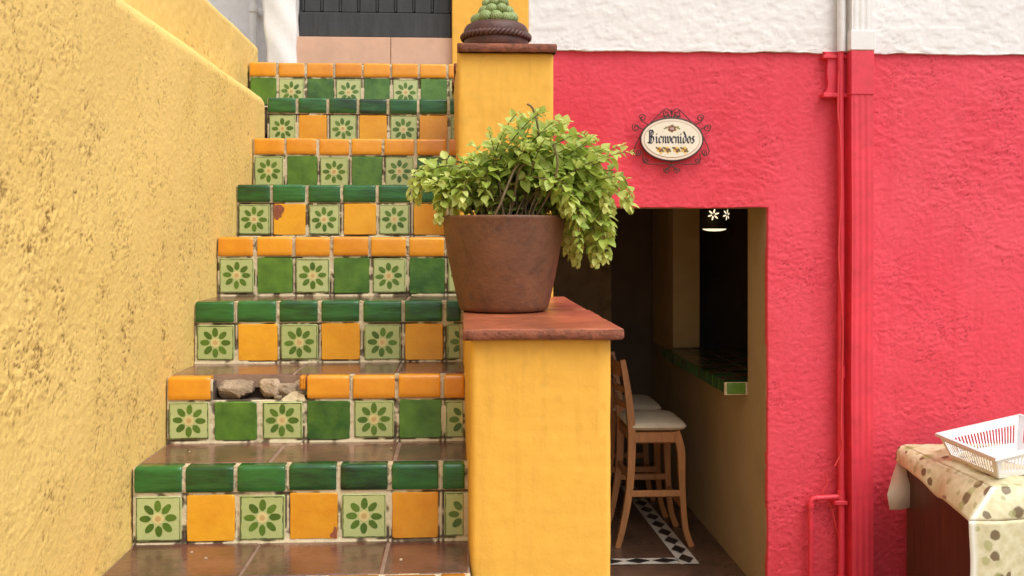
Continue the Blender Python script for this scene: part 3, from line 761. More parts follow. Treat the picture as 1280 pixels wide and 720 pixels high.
def white_h(u, v):
    x = u; z = v
    n1 = fbm(x * 26, z * 34, 110, 3)
    rid = np.abs(fbm(x * 22 + 5, z * 30, 112, 3, 0.6) - 0.5)
    cr = sstep(0.02, 0.0, rid) * sstep(0.5, 0.7, fbm(x * 6, z * 6, 113, 3))
    h = (fbm(x * 3, z * 3, 114, 4) - 0.5) * 0.012 + (sstep(0.4, 0.65, n1)) * 0.0018 - cr * 0.0025 + (fbm(x * 100, z * 100, 115, 2) - 0.5) * 0.0012
    return h + 0.0, cr * 0.7
o = relief('upper_wall', (0.284, YF - 0.016, ZR - 0.022), (1, 0, 0), (0, 0, 1), (0, -1, 0), 4.3, 1.5, 0.006, white_h, M['stucco_white'], skirt=0.035, warp=lambda u, v: (0 * u, (0.016 + 0.012 * fbm(u * 12, u * 0, 120, 5)) * np.exp(-v / 0.03))); place(o, house)
b = MB(); b.box(0.284, 4.6, YF - 0.005, YF + 0.29, ZR + 1.4, WZ1); place(b.build('upper_wall', M['stucco_white']), house)
# core of the front wall (behind the plaster), jambs and lintel soffit in ochre
b = MB()
b.box(HX1 + 0.0, RX1, YF + 0.022, YF + 0.29, 0, WZ1)
b.box(0.284, HX1, YF + 0.022, YF + 0.29, HZ + 0.002, WZ1)
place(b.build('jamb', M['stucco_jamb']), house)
# pillar between the two doors
def pil_h(u, v):
    return (fbm(u * 4, v * 4, 130, 4) - 0.5) * 0.008 + (fbm(u * 40, v * 40, 131, 3) - 0.5) * 0.002, sstep(.7, .8, fbm(u * 20, v * 20, 132, 3)) * .3
o = relief('yellow_pillar', (-0.033, YF - 0.024, 0.9), (1, 0, 0), (0, 0, 1), (0, -1, 0), 0.317, 3.6, 0.007, pil_h, M['paint_yellow'], skirt=0.045); place(o, house)
b = MB(); b.box(-0.031, 0.282, YF + 0.01, YF + 0.3, 0, WZ1); place(b.build('yellow_pillar', M['paint_yellow']), house)
# white buttress left of the door, leaning a little
bz0 = E + 0.66; xl0 = PX(336, YF); xl1 = PX(322, YF)
def but(u, v):
    z = bz0 + 2.4 * v
    xl = xl0 + (xl1 - xl0) * min(1, (z - bz0) / 0.55) + 0.0015 * math.sin(z * 14)
    xr = -0.675 + 0.0015 * math.sin(z * 11 + 1)
    a = u * 3
    if a < 1: x, y = xl - 0.0, YF + 0.19 - 0.20 * a
    elif a < 2: x, y = xl + (xr - xl) * (a - 1), YF - 0.01 - 0.012 * math.sin(math.pi * (a - 1))
    else: x, y = xr, YF - 0.01 + 0.20 * (a - 2)
    return (x + 0.002 * math.sin(z * 40 + u * 9), y + 0.002 * math.sin(z * 33 + u * 21), z)
b = MB(); b.grid(but, 36, 160); place(b.build('white_buttress', M['stucco_white']), house)
b = MB(); b.box(-0.78, -0.676, YF + 0.03, YF + 0.3, 0, WZ1); b.box(-0.70, -0.02, YF + 0.03, YF + 0.3, E + 2.85, WZ1); place(b.build('wall_core', M['stucco_white']), house)
# door of upright boards
dz0 = E + P * TOP[9] + 0.002; door = MB()
door.box(-0.675, -0.033, YF + 0.075, YF + 0.105, dz0, E + 2.85)
door_o = door.build('door', M['door']); place(door_o, house)
b = MB(); xs = np.linspace(-0.655, -0.04, 9)
for k in range(8): b.box(xs[k] + 0.004, xs[k + 1] - 0.004, YF + 0.060, YF + 0.074, dz0 + 0.11, E + 2.8, bev=0.003, rnd=random.random())
for k in range(9): b.box(xs[k] - 0.004, xs[k] + 0.0035, YF + 0.056, YF + 0.0745, dz0 + 0.113, E + 2.8, bev=0.002)
place(b.build('door_board', M['door']), door_o)
b = MB(); b.box(-0.672, -0.036, YF + 0.050, YF + 0.0745, dz0 + 0.004, dz0 + 0.108, bev=0.004); place(b.build('bottom_rail', M['door']), door_o)

# ------------------------------------------------------------------ passage and kitchen behind the opening (parts of the house)
b = MB(); b.box(0.05, 0.25, YF + 0.3, 7.0, 0, 2.1); place(b.build('passage_wall', M['room']), house)
b = MB(); b.box(0.05, 1.02, 6.7, 6.9, 0, 2.1); b.box(1.02, 1.6, 6.7, 6.9, 1.95, 2.1); b.box(1.36, 1.6, 6.7, 6.9, 0, 1.95); place(b.build('back_wall', M['room']), house)
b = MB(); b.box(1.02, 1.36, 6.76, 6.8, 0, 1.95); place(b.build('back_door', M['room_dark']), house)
b = MB(); b.box(0.0, 4.6, YF + 0.292, 7.0, HZ + 0.10, HZ + 0.25); place(b.build('ceiling', M['room']), house)
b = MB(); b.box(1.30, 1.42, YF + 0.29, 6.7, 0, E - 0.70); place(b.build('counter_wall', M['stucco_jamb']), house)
b = MB(); b.box(1.262, 1.42, 5.87, 6.02, E - 0.652, HZ + 0.1); b.box(1.30, 1.42, 6.02, 6.7, E - 0.7, HZ + 0.1); place(b.build('inner_pillar', M['pillar_paint']), house)
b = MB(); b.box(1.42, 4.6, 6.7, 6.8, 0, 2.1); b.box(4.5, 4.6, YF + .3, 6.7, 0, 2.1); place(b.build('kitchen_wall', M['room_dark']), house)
pf = MB(); pf.box(0.05, 4.6, YF - 0.02, 6.9, -0.1, 0.004); tag(pf.build('floor', M['floor']), kind='structure')
# counter: slab with dark top and green tile nosing
ct = MB(); ct.box(1.212, 1.75, YF + 0.30, 5.868, E - 0.70, E - 0.662, bev=0.004)
cto = ct.build('counter', M['tread']); place(cto, house)
b = MB(); rnd = random.Random(3)
n = 12; y = YF + 0.302; b2_ = MB()
while y < 5.82:
    b2_.box(1.198, 1.212, y + 0.003, y + 0.103, E - 0.708, E - 0.656, bev=0.003, rnd=rnd.random()); y += 0.11
b.box(1.204, 1.29, YF + 0.288, YF + 0.2985, E - 0.707, E - 0.6565, bev=0.003, rnd=0.3)
place(b.build('edge_tile', M['g_green']), cto)
place(b2_.build('edge_tile', M['g_dark']), cto)
b = MB(); b.box(1.194, 1.299, YF + 0.2915, YF + 0.301, E - 0.711, E - 0.6545); place(b.build('grout_edge', M['grout']), cto)
b = MB()
for a in range(5):
    for c in range(13):
        b.box(1.216 + a * 0.107, 1.216 + a * 0.107 + 0.101, YF + 0.304 + c * 0.107, YF + 0.304 + c * 0.107 + 0.101, E - 0.6625, E - 0.656, bev=0.002, mat=0 if (a + c) % 2 else 1, rnd=rnd.random())
place(b.build('top_tile', [M['tread'], M['g_dark']]), cto)
# black and white border in the floor
wt = MB(); bt = MB(); zf = 0.008
def band(ax, ay, bx, by, wd, n):
    dx, dy = bx - ax, by - ay; l = math.hypot(dx, dy); dx /= l; dy /= l; nx, ny = -dy, dx
    q = lambda s, t, z=zf: (ax + dx * s + nx * t, ay + dy * s + ny * t, z)
    wt.add([q(0, 0), q(l, 0), q(l, wd), q(0, wd)], [(0, 1, 2, 3)])
    p = l / n; z2 = zf + 0.003
    for k in range(n):
        c = p * (k + 0.5); m_ = wd / 2
        bt.add([q(c - p * 0.46, m_, z2), q(c, m_ - wd * 0.40, z2), q(c + p * 0.46, m_, z2), q(c, m_ + wd * 0.40, z2)], [(0, 1, 2, 3)])
band(0.26, 4.655, 1.035, 4.655, 0.085, 6)
band(1.125, 4.65, 1.06, 6.65, 0.092, 14)
fb = thing('floor_border', (0.8, 5, zf), 'black and white tile border inlaid in the dark passage floor', 'floor tiles')
place(wt.build('white_tile', M['tile_white']), fb); place(bt.build('black_tile', M['tile_black']), fb)

# ------------------------------------------------------------------ lamp in the kitchen
ly = 5.15; lx = PX(893, ly); lz = PZ(286, lx, ly)
lamp = thing('pendant_lamp', (lx, ly, lz), 'small black punched metal lamp with lit flower cutouts hanging over the counter', 'lamp')
b = MB(); b.lathe([(0.066, 0.0), (0.078, 0.0), (0.074, 0.13), (0.05, 0.135), (0.006, 0.14)], (lx, ly, lz), 40); place(b.build('lamp_shade', M['tin']), lamp)
b = MB(); b.lathe([(0.0005, -0.013), (0.03, -0.0115), (0.055, -0.006), (0.064, 0.002), (0.064, 0.009)], (lx, ly, lz), 30); place(b.build('diffuser', M['lamp_light']), lamp)
for (aa, zz) in ((-108, 0.072), (-50, 0.072)):
    b = MB()
    for k in range(6):
        an = k * math.pi / 3 + 0.3; pts = []
        for q in range(10):
            t = 2 * math.pi * q / 10
            u = 0.018 + 0.012 * math.cos(t); v = 0.0040 * math.sin(t)
            U = u * math.cos(an) - v * math.sin(an); V = u * math.sin(an) + v * math.cos(an)
            A = R(aa) + U / 0.077; pts.append((lx + 0.0785 * math.cos(A), ly + 0.0785 * math.sin(A), lz + zz + V))
        b.add(pts, [tuple(range(10))])
    place(b.build('flower_cutout', M['lamp_light']), lamp)
b = MB(); b.tube([(lx, ly, lz + 0.135), (lx, ly, HZ + 0.1)], 0.004, 8); place(b.build('cord', M['tin']), lamp)

# ------------------------------------------------------------------ bar stools
def stool_parts(root):
    W = 0.36; D = 0.36     # y-width and x-depth between leg centres
    z = 0.575
    def leg(side, front):
        y = side * 0.175
        mb = MB()
        if front: pts = [(0.105, y, z), (0.130, y, z - 0.09), (0.136, y, z - 0.22), (0.140, y, 0.25), (0.155, y, 0.09), (0.185, y, 0.0)]; rd = [0.026, 0.027, 0.022, 0.020, 0.019, 0.020]
        else: pts = [(-0.185, y, 0.0), (-0.155, y, 0.12), (-0.125, y, 0.30), (-0.115, y, 0.5), (-0.118, y, 0.62), (-0.135, y, 0.78), (-0.160, y, 0.93)]; rd = [0.019, 0.021, 0.024, 0.026, 0.026, 0.022, 0.018]
        # smooth the polyline
        fine = []; fr = []
        for i in range(len(pts) - 1):
            p0 = Vector(pts[max(i - 1, 0)]); p1 = Vector(pts[i]); p2 = Vector(pts[i + 1]); p3 = Vector(pts[min(i + 2, len(pts) - 1)])
            for k in range(6):
                t = k / 6; fine.append(0.5 * ((2 * p1) + (-p0 + p2) * t + (2 * p0 - 5 * p1 + 4 * p2 - p3) * t * t + (-p0 + 3 * p1 - 3 * p2 + p3) * t ** 3)); fr.append(rd[i] + (rd[i + 1] - rd[i]) * t)
        fine.append(Vector(pts[-1])); fr.append(rd[-1])
        mb.tube(fine, fr, 4, square=True, up=(0, 1, 0))
        mb.build('leg', M['wood'], root)
    for s_ in (-1, 1):
        for f_ in (True, False): leg(s_, f_)
    mb = MB(); mb.box(-0.125, 0.118, -0.19, 0.19, z - 0.058, z - 0.003, bev=0.006); mb.build('seat_frame', M['wood'], root)
    for (zz, s_) in ((0.265, -1), (0.265, 1)):
        mb = MB(); mb.box(-0.128, 0.138, s_ * 0.175 - 0.010, s_ * 0.175 + 0.010, zz - 0.016, zz + 0.016, bev=0.004); mb.build('stretcher', M['wood'], root)
    for (zz, x_) in ((0.34, -0.122), (0.20, 0.143)):
        mb = MB(); mb.box(x_ - 0.010, x_ + 0.010, -0.17, 0.17, zz - 0.016, zz + 0.016, bev=0.004); mb.build('stretcher', M['wood'], root)
    # cushion, domed
    mb = MB(); nz = 9
    def cs(sgn):
        def f(u, v):
            x = (u - 0.5) * 2; y = (v - 0.5) * 2
            e = 1 - max(abs(x), abs(y)) ** 6
            rr = (abs(x) ** 7 + abs(y) ** 7)
            h = math.sqrt(max(0, 1 - rr if rr < 1 else 0))
            k = 1 if rr <= 1 else (1 / rr) ** (1 / 7)
            return (0.018 + x * k * 0.150, y * k * 0.21, z + 0.022 + sgn * (0.022 + (0.014 * (1 - x * x) * (1 - y * y) if sgn > 0 else 0)) * h)
        return f
    mb.grid(cs(1), 24, 24); mb.grid(cs(-1), 24, 24)
    mb.build('cushion', M['cushion'], root)
    for zz, hh in ((0.88, 0.07), (0.78, 0.03), (0.70, 0.03)):
        mb = MB(); x_ = -0.118 - 0.045 * (zz - 0.62) / 0.31 - 0.012
        mb.grid(lambda u, v, s_=0: (x_ - 0.03 * math.sin(math.pi * u) + 0.0, (u - 0.5) * 0.34, zz - hh / 2 + hh * v), 10, 2)
        mb.grid(lambda u, v, s_=0: (x_ - 0.03 * math.sin(math.pi * u) + 0.016, (u - 0.5) * 0.34, zz + hh / 2 - hh * v), 10, 2)
        mb.grid(lambda u, v: (x_ - 0.03 * math.sin(math.pi * u) + 0.016 * v, (u - 0.5) * 0.34, zz + hh / 2), 10, 1)
        mb.build('back_rail', M['wood'], root)
st = thing('bar_stool', (0.965, 5.10, 0.004), 'honey wood bar stool with cream cushion, nearer of the two beside the counter', 'bar stool', 'bar stools at the counter')
stool_parts(st)
kids = [c for c in bpy.data.objects if c.parent == st]
c2 = st.copy(); COL.objects.link(c2); c2.location = (0.945, 5.62, 0.004); c2['label'] = 'cream cushioned bar stool half hidden behind the nearer one, deeper in the passage'
for k in kids:
    c = k.copy(); COL.objects.link(c); c.parent = c2

# ------------------------------------------------------------------ welcome sign
sx_, sz_ = PX(838, YF), PZ(175, 0.89, YF); sy = YF - 0.028
sign = thing('welcome_sign', (sx_, sy, sz_), 'oval ivory sign lettered Bienvenidos in a scrolled iron frame on the red wall', 'sign')
def ell(mb, rx, rz, y0, y1, mat, n=56):
    a = [(sx_ + rx * math.cos(2 * math.pi * k / n), y0, sz_ + rz * math.sin(2 * math.pi * k / n)) for k in range(n)]
    c = [(x, y1, z) for (x, y, z) in a]
    mb.add(a + c, [(k, (k + 1) % n, (k + 1) % n + n, k + n) for k in range(n)], mat, True)
    mb.add(a, [tuple(range(n))], mat); 
b = MB(); ell(b, 0.128, 0.086, sy - 0.002, sy + 0.006, 0); so_ = b.build('plate', [M['enamel_rim']]); place(so_, sign)
b = MB(); ell(b, 0.118, 0.0765, sy - 0.0030, sy, 0); place(b.build('rim_line', M['brownpaint']), so_)
b = MB(); ell(b, 0.1165, 0.075, sy - 0.0036, sy, 0); place(b.build('face', M['enamel']), so_)
b = MB(); n = 60
for (ra, rb) in (((0.128, 0.086), 0.0045),):
    pts = [(sx_ + 0.131 * math.cos(2 * math.pi * k / n), sy + 0.001, sz_ + 0.089 * math.sin(2 * math.pi * k / n)) for k in range(n + 1)]
    b.tube(pts, 0.0045, 6)
place(b.build('oval_frame', M['iron']), sign)
def curl(mb, pts, r=0.0022):
    mb.tube([(sx_ + x, sy + 0.004, sz_ + z) for x, z in pts], r, 6)
def spiral(cx, cz, r0, a0, turns, dirn=1, n=22):
    return [(cx + r0 * (1 - 0.75 * k / n) * math.cos(a0 + dirn * turns * 2 * math.pi * k / n), cz + r0 * (1 - 0.75 * k / n) * math.sin(a0 + dirn * turns * 2 * math.pi * k / n)) for k in range(n + 1)]
b = MB()
for s_ in (-1, 1):
    m_ = lambda pts: [(s_ * x, z) for x, z in pts]
    curl(b, m_([(0.000, 0.102), (0.005, 0.118), (0.020, 0.130), (0.032, 0.126), (0.060, 0.098), (0.088, 0.070)]))
    curl(b, m_(spiral(0.022, 0.108, 0.014, 1.2, 1.2, -1)))
    curl(b, m_([(0.10, 0.062), (0.125, 0.075), (0.135, 0.092)])); curl(b, m_(spiral(0.122, 0.090, 0.016, 0.2, 1.3, 1)))
    curl(b, m_([(0.115, 0.040), (0.14, 0.05), (0.155, 0.062)])); curl(b, m_(spiral(0.150, 0.050, 0.017, 0.8, 1.3, -1)))
    curl(b, m_([(0.133, 0.012), (0.150, -0.02), (0.160, -0.05), (0.150, -0.068), (0.135, -0.066), (0.128, -0.052)])); curl(b, m_(spiral(0.136, -0.055, 0.014, -1.5, 1.3, 1)))
    curl(b, m_([(0.120, -0.058), (0.122, -0.085), (0.105, -0.102), (0.06, -0.104), (0.03, -0.100), (0.0, -0.108)]))
    curl(b, m_(spiral(0.108, -0.090, 0.013, -1.2, 1.2, 1)))
    curl(b, m_([(0.0, -0.108), (0.012, -0.118), (0.026, -0.132)])); curl(b, m_(spiral(0.020, -0.128, 0.014, 0.6, 1.3, -1)))
curl(b, [(0, 0.088), (0, 0.125)]); curl(b, [(0, -0.088), (0, -0.112)])
# small iron leaves at the top
for (x, z, a) in ((-0.012, 0.098, 2.4), (0.012, 0.098, 0.7), (-0.028, 0.094, 2.8), (0.028, 0.094, 0.35)):
    pts = [(sx_ + x + 0.013 * math.cos(t) * math.cos(a) - 0.004 * math.sin(t) * math.sin(a), sy + 0.002, sz_ + z + 0.013 * math.cos(t) * math.sin(a) + 0.004 * math.sin(t) * math.cos(a)) for t in [2 * math.pi * k / 10 for k in range(10)]]
    b.add(pts, [tuple(range(10))])
place(b.build('scrollwork', M['iron']), sign)
# broad-nib lettering
G = {'B': ([[(0.05, 1.45), (0.05, 0.05)], [(-.18, 1.35), (.1, 1.5), (.45, 1.45), (.62, 1.2), (.5, .9), (.15, .8)], [(.15, .8), (.6, .68), (.68, .35), (.5, .02), (.1, -.02), (-.2, .1)], [(.28, 1.3), (.28, .1)]], .95),
     'i': ([[(.05, .75), (.14, .62), (.14, .12), (.26, 0)], [(.12, 1.08), (.2, 1.0)]], .42),
     'e': ([[(.52, .2), (.3, 0), (.1, .15), (.1, .65), (.32, .8), (.5, .62), (.15, .38)]], .60),
     'n': ([[(.02, .75), (.12, .65), (.12, 0)], [(.12, .62), (.35, .8), (.46, .62), (.46, .1), (.58, 0)]], .68),
     'v': ([[(.02, .78), (.12, .62), (.14, .15), (.3, 0), (.5, .2), (.5, .6), (.36, .8)]], .62),
     'd': ([[(.15, 1.35), (.35, 1.05), (.52, .7), (.52, .2), (.3, 0), (.1, .15), (.1, .62), (.3, .78), (.5, .7)]], .66),
     'o': ([[(.3, .8), (.1, .62), (.1, .15), (.3, 0), (.5, .15), (.5, .62), (.3, .8)]], .62),
     's': ([[(.46, .68), (.28, .8), (.1, .62), (.42, .32), (.4, .1), (.22, 0), (.04, .12)]], .54)}
b = MB(); word = 'Bienvenidos'; tot = sum(G[c][1] for c in word); S = 0.192 / tot; SV = 0.036
cx = sx_ - 0.096; li = 0
nibx, nibz = 0.085 * S * 1.15, 0.075 * SV
for ch in word:
    for st_ in G[ch][0]:
        for p, q in zip(st_[:-1], st_[1:]):
            e = 0.0002 * (li % 5); li += 1
            a = (cx + p[0] * S, sz_ - 0.016 + p[1] * SV); c = (cx + q[0] * S, sz_ - 0.016 + q[1] * SV)
            ys = sy - 0.0040 - e
            vs = [(a[0] - nibx, ys, a[1] - nibz), (a[0] + nibx, ys, a[1] + nibz), (c[0] + nibx, ys, c[1] + nibz), (c[0] - nibx, ys, c[1] - nibz)]
            b.add(vs, [(0, 1, 2, 3)])
    cx += G[ch][1] * S
place(b.build('lettering', M['ink']), sign)
b = MB(); rnd = random.Random(9); li = 0
def blob(x, z, r, m_):
    global li
    r *= 1.35
    e = 0.00015 * (li % 7); li += 1
    n = 9; b.add([(sx_ + x + r * rnd.uniform(.7, 1.2) * math.cos(2 * math.pi * k / n), sy - 0.0038 - e * 0.5, sz_ + z + r * rnd.uniform(.6, 1.1) * math.sin(2 * math.pi * k / n)) for k in range(n)], [tuple(range(n))], m_)
for (cx, cz, k_) in ((0.0, 0.045, 1.0),):
    for a in range(6): blob(cx + 0.013 * math.cos(a * 1.05 + .5), cz + 0.010 * math.sin(a * 1.05 + .5), 0.0055, 0)
    blob(cx, cz, 0.005, 3)
    for s_ in (-1, 1): blob(cx + s_ * 0.024, cz + 0.004, 0.0045, 2); blob(cx + s_ * 0.031, cz - 0.001, 0.003, 2)
PF = [M['brownpaint'], M['yellowpaint'], M['greenpaint'], M['mauvepaint']]
place(b.build('painted_blossom', PF), sign); b = MB()
for cx in (-0.052, -0.022, 0.018, 0.052):
    for a in range(5): blob(cx + 0.009 * math.cos(a * 1.26), -0.043 + 0.008 * math.sin(a * 1.26) , 0.0048, 1 if a % 2 else 0)
    blob(cx, -0.043, 0.0035, 0); blob(cx + 0.014, -0.050, 0.004, 2); blob(cx - 0.013, -0.036, 0.004, 2); blob(cx + 0.004, -0.057, 0.004, 1)
place(b.build('painted_flowers', [M['brownpaint'], M['yellowpaint'], M['greenpaint'], M['mauvepaint']]), sign)

# ------------------------------------------------------------------ pipes on the wall
def prism_pipe(mb, x0, x1, y0, y1, z0, z1, mat):
    # rectangular downpipe with shallow fluting on its face
    n = 14; prof = []
    for k in range(n + 1):
        t = k / n; prof.append((x0 + (x1 - x0) * t, y0 - 0.0018 * (1 if 2 <= k <= n - 2 and (k // 2) % 2 else 0)))
    prof += [(x1, y1), (x0, y1)]
    m_ = len(prof); nz = 40; vs = []
    for j in range(nz + 1):
        z = z0 + (z1 - z0) * j / nz; wob = 0.0012 * math.sin(z * 5)
        vs += [(x + wob, y, z) for x, y in prof]
    fs = [(j * m_ + k, j * m_ + (k + 1) % m_, (j + 1) * m_ + (k + 1) % m_, (j + 1) * m_ + k) for j in range(nz) for k in range(m_)]
    mb.add(vs, fs + [tuple(range(m_))[::-1], tuple(range(nz * m_, nz * m_ + m_))], mat, False)
dp = thing('downpipe', (PX(1077, YF), YF - 0.06, 0), 'wide rectangular downpipe painted red on the red wall and white above', 'drainpipe')
xa, xb = PX(1064, YF - 0.08), PX(1091, YF - 0.08)
b = MB(); prism_pipe(b, xa, xb, YF - 0.085, YF - 0.012, 0.0, ZR - 0.004, 0); place(b.build('red_section', M['red_pipe']), dp)
b = MB(); prism_pipe(b, xa + 0.001, xb - 0.001, YF - 0.085, YF - 0.012, ZR - 0.004, WZ1, 0); place(b.build('white_section', M['white_pipe']), dp)
zc = PZ(38, 1.6, YF - 0.09)
b = MB(); b.box(xa - 0.006, xb + 0.006, YF - 0.093, YF - 0.014, ZR + 0.0, zc, bev=0.002); place(b.build('collar', M['white_pipe']), dp)
b = MB(); b.box(xa - 0.004, xb + 0.003, YF - 0.0905, YF - 0.014, PZ(118, 1.6, YF - .09), ZR - 0.002, bev=0.003); place(b.build('collar', M['red_pipe']), dp)
cd = thing('conduit', (PX(1051, YF), YF - 0.04, 0), 'thin round pipe painted red with a small branch, just left of the wide downpipe', 'pipe')
cx = PX(1051, YF - 0.04)
b = MB(); b.tube([(cx + 0.002 * math.sin(k), YF - 0.042, 0.0 + (ZR) * k / 12) for k in range(13)], 0.0135, 14); place(b.build('red_section', M['red_pipe']), cd)
b = MB(); b.tube([(cx, YF - 0.046, ZR), (cx, YF - 0.046, WZ1)], 0.0175, 14); place(b.build('white_section', M['white_pipe']), cd)
ze = PZ(622, 1.5, YF - 0.04); bx = PX(1013, YF - 0.04)
b = MB(); b.tube([(cx, YF - 0.042, ze + 0.004), (bx + 0.02, YF - 0.042, ze - 0.002), (bx + 0.006, YF - 0.042, ze - 0.006), (bx, YF - 0.042, ze - 0.02), (bx, YF - 0.042, ze - 0.05), (bx + 0.002, YF - 0.042, 0)], 0.0115, 12)
b.tube([(bx + 0.022, YF - 0.042, ze - 0.002), (bx + 0.03, YF - 0.042, ze - 0.002)], 0.0145, 12); b.tube([(bx, YF - 0.042, ze - 0.024), (bx, YF - 0.042, ze - 0.045)], 0.0145, 12)
b.tube([(cx, YF - 0.042, ze - 0.03), (cx, YF - 0.042, ze + 0.03)], 0.0165, 12)
b.tube([(cx, YF - 0.042, 0.03), (cx, YF - 0.042, 0.12)], [0.026, 0.017], 12)
place(b.build('branch_pipe', M['red_pipe']), cd)
b = MB(); b.tube([(cx, YF - 0.042, 0.95), (cx, YF - 0.042, 1.0)], 0.0165, 12); place(b.build('coupling', M['red_pipe']), cd)
b = MB(); b.box(cx - 0.03, cx + 0.022, YF - 0.062, YF - 0.055, 0.42, 0.437, bev=0.002); b.box(cx - 0.033, cx - 0.026, YF - 0.058, YF - 0.0, 0.42, 0.437); place(b.build('pipe_strap', M['red_pipe']), cd)
b = MB(); z0_, z1_ = PZ(119, 1.5, YF), PZ(66, 1.5, YF); x0_ = PX(1026, YF); x1_ = PX(1058, YF)
n = 16; pts = []
for k in range(n + 1):
    t = k / n; zz = z0_ + (z1_ - z0_) * t
    xx = x0_ + 0.022 * math.sin(math.pi * t) ** 0.5 + (0.004 * math.sin(t * 9))
    pts.append((xx, zz))
vs = [(x, YF - 0.028, z) for x, z in pts] + [(x1_ - (0.012 * math.sin(math.pi * k / n) ** .5), YF - 0.028, z) for k, (x, z) in enumerate(pts)] + [(x, YF + 0.0, z) for x, z in pts] + [(x1_ - (0.012 * math.sin(math.pi * k / n) ** .5), YF, z) for k, (x, z) in enumerate(pts)]
m_ = n + 1
fs = []
for k in range(n):
    fs += [(k, k + m_, k + m_ + 1, k + 1), (k, k + 1, k + 1 + 2 * m_, k + 2 * m_), (k + m_, k + 3 * m_, k + 3 * m_ + 1, k + m_ + 1)]
fs += [(0, 2 * m_, 3 * m_, m_), (m_ - 1, 2 * m_ - 1, 4 * m_ - 1, 3 * m_ - 1)]
b.add(vs, fs, 0, False)
b.box(x0_ - 0.004, x1_ + 0.003, YF - 0.045, YF - 0.0, z0_ - 0.014, z0_ + 0.004, bev=0.003)
b.box(x0_ - 0.004, x1_ + 0.003, YF - 0.040, YF - 0.0, z1_ - 0.03, z1_ - 0.014, bev=0.003)
place(b.build('bracket', M['red_pipe']), cd)
cb = MB(); wx = lambda px, py: (PX(px, YF - 0.05), YF - 0.050, PZ(py, 1.5, YF - 0.05))
def smooth(pts, n=8):
    out = []
    P_ = [Vector(p) for p in pts]
    for i in range(len(P_) - 1):
        p0 = P_[max(i - 1, 0)]; p1 = P_[i]; p2 = P_[i + 1]; p3 = P_[min(i + 2, len(P_) - 1)]
        for k in range(n):
            t = k / n; out.append(0.5 * ((2 * p1) + (-p0 + p2) * t + (2 * p0 - 5 * p1 + 4 * p2 - p3) * t * t + (-p0 + 3 * p1 - 3 * p2 + p3) * t ** 3))
    out.append(P_[-1]); return out
wl = [wx(*p) for p in ((1047, 90), (1046, 140), (1049, 170), (1050, 240), (1047, 320), (1052, 400), (1051, 480), (1050, 540), (1052, 555), (1049, 568), (1042, 582))]
wl = [(x, y - 0.012, z) for x, y, z in wl]
cb.tube(smooth(wl), 0.0032, 7)
cbl = thing('loose_cable', wl[-1], 'thin loose cable painted red running down beside the conduit', 'cable')
place(cb.build('cable_run', M['cable']), cbl)
cb = MB(); cb.tube(smooth([(x, y + 0.02, z) for x, y, z in [wx(*p) for p in ((1033, 592), (1036, 606), (1031, 618), (1040, 632), (1046, 655), (1052, 680), (1056, 700))]]), 0.0028, 7); place(cb.build('cable_end', M['cable']), cbl)
# white wall and pipe beyond the top left wall
o = relief('far_wall', (-3.2, 4.62, 0.9), (1, 0, 0), (0, 0, 1), (0, -1, 0), 2.52, 3.4, 0.012, white_h, M['stucco_white'], skirt=0.1)
fw = thing('white_wall', (-2.0, 4.65, 0), 'plain white wall beyond the yellow walls in the top left corner', 'wall'); place(o, fw)
b = MB(); b.box(-3.2, -0.7, 4.70, 4.9, 0, WZ1); place(b.build('wall_core', M['stucco_white']), fw)
px_ = PX(316.5, 4.5)
b = MB(); b.tube([(px_, 4.5, 0.3), (px_, 4.5, WZ1)], 0.016, 14)
vp = thing('white_pipe', (px_, 4.5, 0.3), 'thin white pipe rising beside the white buttress at top left', 'pipe')
place(b.build('pipe_run', M['white_pipe']), vp)
b = MB(); b.tube([(px_, 4.5, PZ(12, px_, 4.5) - 0.012), (px_, 4.5, PZ(12, px_, 4.5) + 0.012)], 0.0215, 14); b.box(px_, px_ + 0.055, 4.497, 4.506, PZ(12, px_, 4.5) - 0.005, PZ(12, px_, 4.5) + 0.005); b.box(px_ - 0.012, px_ + 0.012, 4.5, 4.63, PZ(12, px_, 4.5) - 0.004, PZ(12, px_, 4.5) + 0.004); place(b.build('clamp', M['white_pipe']), vp)

# ------------------------------------------------------------------ potted plant
pcx, pcy = 0.108, 2.47; zb = ZC1 + 0.002
plant = thing('potted_plant', (pcx, pcy, zb), 'bushy yellow-green plant spilling from a round brown clay pot on the parapet', 'potted plant')
b = MB(); Hp = 0.232
prof = [(0.0, 0.0), (0.100, 0.0), (0.108, 0.004), (0.111, 0.012)]
for k in range(1, 16): t = k / 15; prof.append((0.111 + 0.040 * t + 0.003 * math.sin(math.pi * t), 0.012 + (Hp - 0.020) * t))
prof += [(0.1525, Hp - 0.003), (0.1500, Hp), (0.1430, Hp - 0.002), (0.1380, Hp - 0.02), (0.130, Hp - 0.05)]
b.lathe(prof, (pcx, pcy, zb), 72, wob=lambda a, z: 0.004 * math.sin(2 * a + 1) + 0.0018 * math.sin(5 * a + z * 30) + 0.0012 * math.sin(z * 160 + 2 * a))
place(b.build('pot', M['pot']), plant)
b = MB(); b.grid(lambda u, v: (pcx + 0.138 * v * math.cos(2 * math.pi * u), pcy + 0.138 * v * math.sin(2 * math.pi * u), zb + Hp - 0.022 + 0.012 * (1 - v * v) + 0.003 * math.sin(u * 60) * v), 40, 8); place(b.build('soil', M['soil']), plant)

